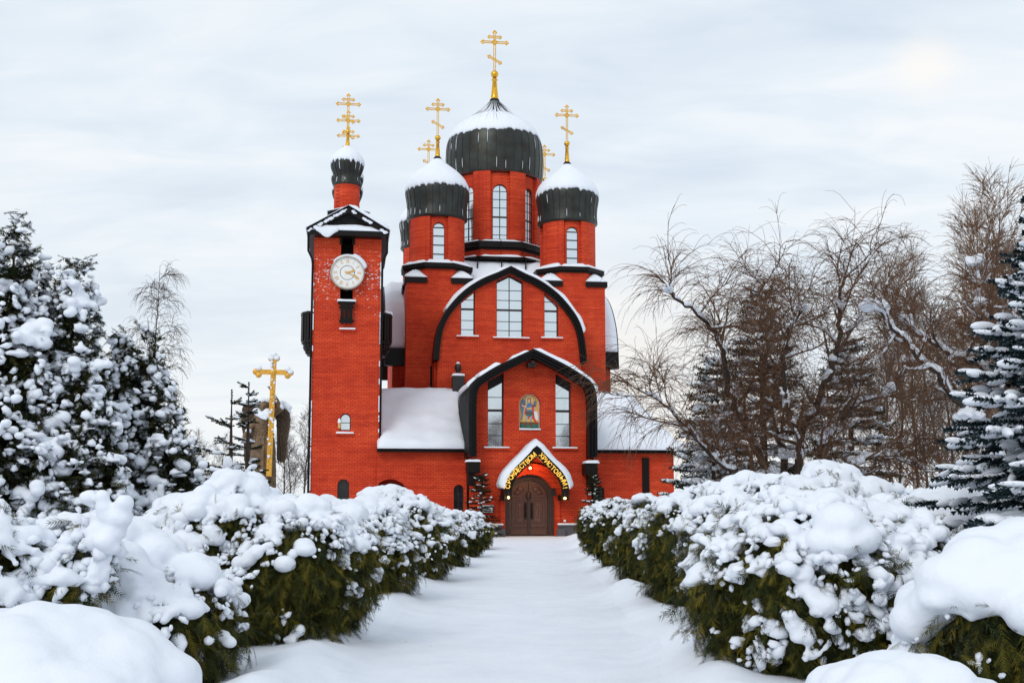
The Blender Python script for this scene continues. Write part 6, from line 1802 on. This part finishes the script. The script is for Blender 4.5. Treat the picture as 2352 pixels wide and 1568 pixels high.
        while zz > zb_+.02:
            long = zz < zt-.62*(zt-zb_)*.72
            ln = .09 if not long else .55
            x = x0+(.04 if row%2 else .0)
            while x < x1:
                if inside(x, zz) and inside(x, zz-ln*.5):
                    w.ball((x, .155, zz-ln*.5), ln*.5, (.42 if not long else .09), .35 if not long else .07, 1, 8)
                x += .075
            zz -= .07 if not long else .42; row += 1
        w.build('wing', M['wing'], o)
    # the cross
    c = MB(); y0 = -.36
    a, b = q(466,1500), q(492,170); dd = Vector((b[0]-a[0],b[1]-a[1])).normalized()
    foot = (a[0]-dd.x*2.9, y0, a[1]-dd.y*2.9)
    c.bar((a[0]-dd.x*.2,y0,a[1]-dd.y*.2), (b[0],y0,b[1]), .145, .07, (0,1,0))
    l, r = q(330,338), q(640,345)
    c.bar((l[0],y0+.001,l[1]), (r[0],y0+.001,r[1]), .14, .066, (0,1,0))
    for cx_, cz_, ds in ((*q(316,338), ((-34,0),(0,-34),(0,34))), (*q(656,348), ((34,0),(0,-34),(0,34))), (*q(492,172), ((0,-30),(-34,4),(34,4)))):
        for ex, ez in ds: c.ball((cx_+ex*k*px*1.0, y0, cz_-ez*k*px), .092, 1, .45, 1, 14)
    cc = q(485,345); c.ball((cc[0],y0-.03,cc[1]), .10, 1, .4, 1, 14)
    rr = random.Random(8)
    for i in range(60):
        f = i/60; p = Vector(a).lerp(Vector(b), f); c.ball((p.x+rr.uniform(-.05,.05), y0-.04, p.y), .024, 1.3, .5, 1., 6)
    c.build('gold_cross', M['gold_matt'], o)
    p_ = MB(); zb_ = prof[0][2]; p_.box(-.9,.9,-.75,.75,.0,zb_-.30); p_.box(-1.05,1.05,-.9,.9,zb_-.295,zb_+.01); p_.build('pedestal', M['granite'], o)
    # snow
    C, Rr = [], []
    rng = np.random.default_rng(5)
    def heap(p0, p1, r, n, y, f=1.):
        for i in range(n):
            u = i/max(1,n-1); C.append((p0[0]+(p1[0]-p0[0])*u+rng.normal(0,.01), y+rng.normal(0,.02), p0[1]+(p1[1]-p0[1])*u)); Rr.append(r*rng.uniform(.85,1.15))
    heap(q(345,672), q(395,672), .13, 4, .0)
    heap(q(130,690), q(260,680), .10, 6, .22); heap(q(150,675), q(240,668), .12, 5, .22); heap(q(262,690), q(290,740), .09, 3, .2)
    heap(q(560,690), q(635,745), .11, 6, .22); heap(q(640,760), q(658,860), .06, 6, .22)
    heap(q(285,800), q(330,840), .12, 5, -.1); heap(q(330,845), q(420,850), .13, 6, -.22); heap(q(420,800), q(445,830), .10, 3, -.2); heap(q(300,800), q(300,830), .11, 3, -.05)
    heap(q(360,880), q(410,895), .06, 4, -.30)
    heap(q(480,575), q(530,690), .05, 8, -.26); heap(q(540,700), q(580,760), .075, 5, -.12)
    heap(q(200,1040), q(165,1100), .09, 5, -.2)
    remeshed('snow_cover', blob_mb(np.array(C), np.array(Rr), np.full(len(C),.8)), .03, 3, M['snow'], o)
    ss = MB()
    for i in range(26):
        f = rng.uniform(.05,1); p = Vector(a).lerp(Vector(b), f); ss.ball((p.x+rng.uniform(-.07,.07), y0-.05, p.y), rng.uniform(.02,.05), 1, .5, 1, 6)
    for cx_, cz_ in (q(656,315), q(690,345), q(492,140), q(460,180), q(525,180), q(318,300)): ss.ball((cx_,y0-.03,cz_+.02), .09, 1, .5, .8, 8)
    ss.build('stuck_snow', M['snow'], o)
angel()

# ================================================================ TREES, RIGHT
GS = 'dark spruces behind the willow'
spruce('tall dark spruce with a thin top standing behind the willow', 8.6, 39., 9.3, 2.3, 121, snow=.55, whorl=.55, nb=9, twig=.55, far=True, droop=.5, group=GS)
spruce('shorter dark spruce behind the left limbs of the willow', 6.7, 37., 6.6, 2.1, 122, snow=.6, whorl=.5, nb=9, twig=.55, far=True, droop=.5, group=GS)
spruce('low spruce with snow on every bough between the willow and the right church wing', 5.9, 33.5, 4.6, 1.9, 123, snow=.85, whorl=.45, nb=9, twig=.5, far=True, droop=.55, group=GS, fatsnow=1.1)
spruce('dark spruce in the thicket right of the willow trunk', 11.6, 39., 7.6, 2.3, 124, snow=.55, whorl=.55, nb=9, twig=.55, far=True, droop=.5, group=GS)

def limbs_px(x0, y0, Y, paths):
    """limbs drawn from the foot (x0 world) as photo points with a depth offset each"""
    out = []
    for pts, r in paths:
        L_ = []
        for (px, py, dy) in pts:
            w = at(px, py, Y+dy); L_.append((w.x-x0, w.y-Y, w.z))
        out.append((L_, r))
    return out
YW = 30.; w0 = at(1815, 1180, YW); XW = w0.x
wl_ = limbs_px(XW, 0, YW, [
    ([(1815,1200,0),(1770,1090,0),(1715,990,-.3),(1670,880,-.8),(1655,790,-1.2),(1600,720,-1.8),(1535,670,-2.2)], .13),
    ([(1815,1200,0),(1800,1050,.3),(1765,930,.8),(1750,800,1.2),(1745,720,1.4),(1755,650,1.6)], .12),
    ([(1820,1200,0),(1835,1060,0),(1850,980,-.2),(1905,860,-.5),(1930,760,-.7),(1925,690,-1.),(1940,640,-1.2)], .13),
    ([(1820,1200,0),(1870,1090,.5),(1905,1000,.9),(1970,930,1.2),(2040,900,1.6),(2090,830,2.)], .12),
    ([(1815,1200,0),(1840,1030,-.6),(1800,900,-1.2),(1810,780,-1.6),(1840,710,-2.)], .10),
    ([(1815,1200,0),(1740,1120,-.6),(1650,1060,-1.),(1560,960,-1.4),(1490,900,-1.6)], .085),
    ([(1815,1200,0),(1860,1120,-.5),(1960,1060,-.9),(2050,1050,-1.2),(2130,1080,-1.3)], .085)])
willow('big leafless weeping willow right of the church, drooping reddish twigs, snow in its forks', XW, YW, wl_, 131, nL1=15, nL2=12, nL3=6, reach=1.0, r_twig=.0055, snow=.6, fall=1.25)
YW2 = 27.; w1 = at(2320, 1120, YW2)
wl2 = limbs_px(w1.x, 0, YW2, [
    ([(2330,1150,0),(2290,1050,0),(2230,960,0),(2150,860,-.2),(2060,760,-.3),(2010,710,-.4)], .13),
    ([(2330,1150,0),(2320,960,.3),(2260,850,.4),(2160,800,.5),(2080,740,.6)], .12),
    ([(2330,1150,0),(2350,900,.3),(2300,800,.6),(2255,700,.8),(2240,610,1.)], .09),
    ([(2330,1150,0),(2340,980,-.3),(2380,850,-.5),(2340,740,-.8),(2320,680,-1.)], .09)])
willow('leaning snow plastered willow behind the blue spruce with a long white limb', w1.x, YW2, wl2, 133, nL1=13, nL2=11, nL3=6, reach=.85, r_twig=.0055, snow=1.3, fall=.8)
# thicket of birch and alder
GT = 'leafless thicket trees at the right edge'
tm = [bare_tree_meshes(140+i, 11.5+(i%3), 3.1, .085, 38, 8, 4, weep=(.05,.25,.0,.15)[i%4], up=.13, r_twig=.0065) for i in range(4)]
th = [(2000,44,.80,'leafless brown alder first in the thicket, right beside the willow crown'),(2060,50,1.0,'thin leafless birch second in the thicket from the willow'),(2110,43,.86,'dense leafless alder behind the white leaning willow limb'),(2150,52,1.05,'tall leafless birch behind the dense alder'),(2190,45,.92,'dark leafless alder just left of the lone whip'),
      (2232,36,1.02,'leafless tree just behind the lone birch whip'),(2270,48,1.1,'leafless birch right of the long whip'),(2310,42,.95,'leafless alder near the right edge, third from it'),(2340,50,1.15,'leafless birch second from the right edge'),(2368,40,1.0,'rightmost leafless alder, half out of the picture'),(2030,62,1.05,'far leafless birch showing between the first two alders'),(2130,64,1.15,'far leafless birch behind the white limb'),
      (2215,60,1.1,'far leafless birch between the tall one and the whip'),(2300,62,1.25,'far leafless birch near the right edge'),(1945,58,.75,'small leafless birch seen through the willow crown'),(1880,60,.66,'low leafless birch deep behind the willow')]
for i,(px,Y,s,lb) in enumerate(th): bare_tree(lb, tm[i%4], (px-1176)/F*Y, Y, i*2.1, s, ('bark','twig_brown' if i%3 else 'twig_grey'), GT, 'thicket_tree')
wm = MB(); wsegs = []; rw = random.Random(12)
pts, drs = grow(wsegs, rw, Vector((0,0,0)), Vector((-.02,0,1)), 10.6, .05, .006, 20, .035, .05)
wm.tube(pts[:8], [.06-.004*i for i in range(8)], 6)
for i in range(6, 20):
    for k in range(3):
        a = rw.uniform(0, 6.28); d = Vector((cos(a)*.7, sin(a)*.7, rw.uniform(.5,1.))).normalized(); l = rw.uniform(.4,1.3)*(1.2-i/24)
        p1, d1 = grow(wsegs, rw, pts[i], d, l, .011, .005, 6, .1, .08)
        for j in range(3): grow(wsegs, rw, p1[rw.randint(1,5)], (d1[3]+Vector((rw.gauss(0,.5),rw.gauss(0,.5),.2))).normalized(), l*.45, .006, .004, 4, .1, .05)
wh = thing('birch_tree', 'spindly lone birch whip standing higher than the thicket around it', 'tree', ((2245-1176)/F*31, 31, 0), 0)
wm.build('trunk', M['bark'], wh); link('twigs', segs_mesh('twigs', wsegs), M['twig_brown'], wh)
# blue spruce at the right edge
spruce('blue spruce at the right edge with snow laid along its outstretched boughs', 7.1, 13.8, 7.1, 3.1, 151, pw=1.4, mat='blue_spruce', snow=.72, whorl=.25, nb=17, twig=.42, droop=.42, z_lo=1.2, fatsnow=.9)
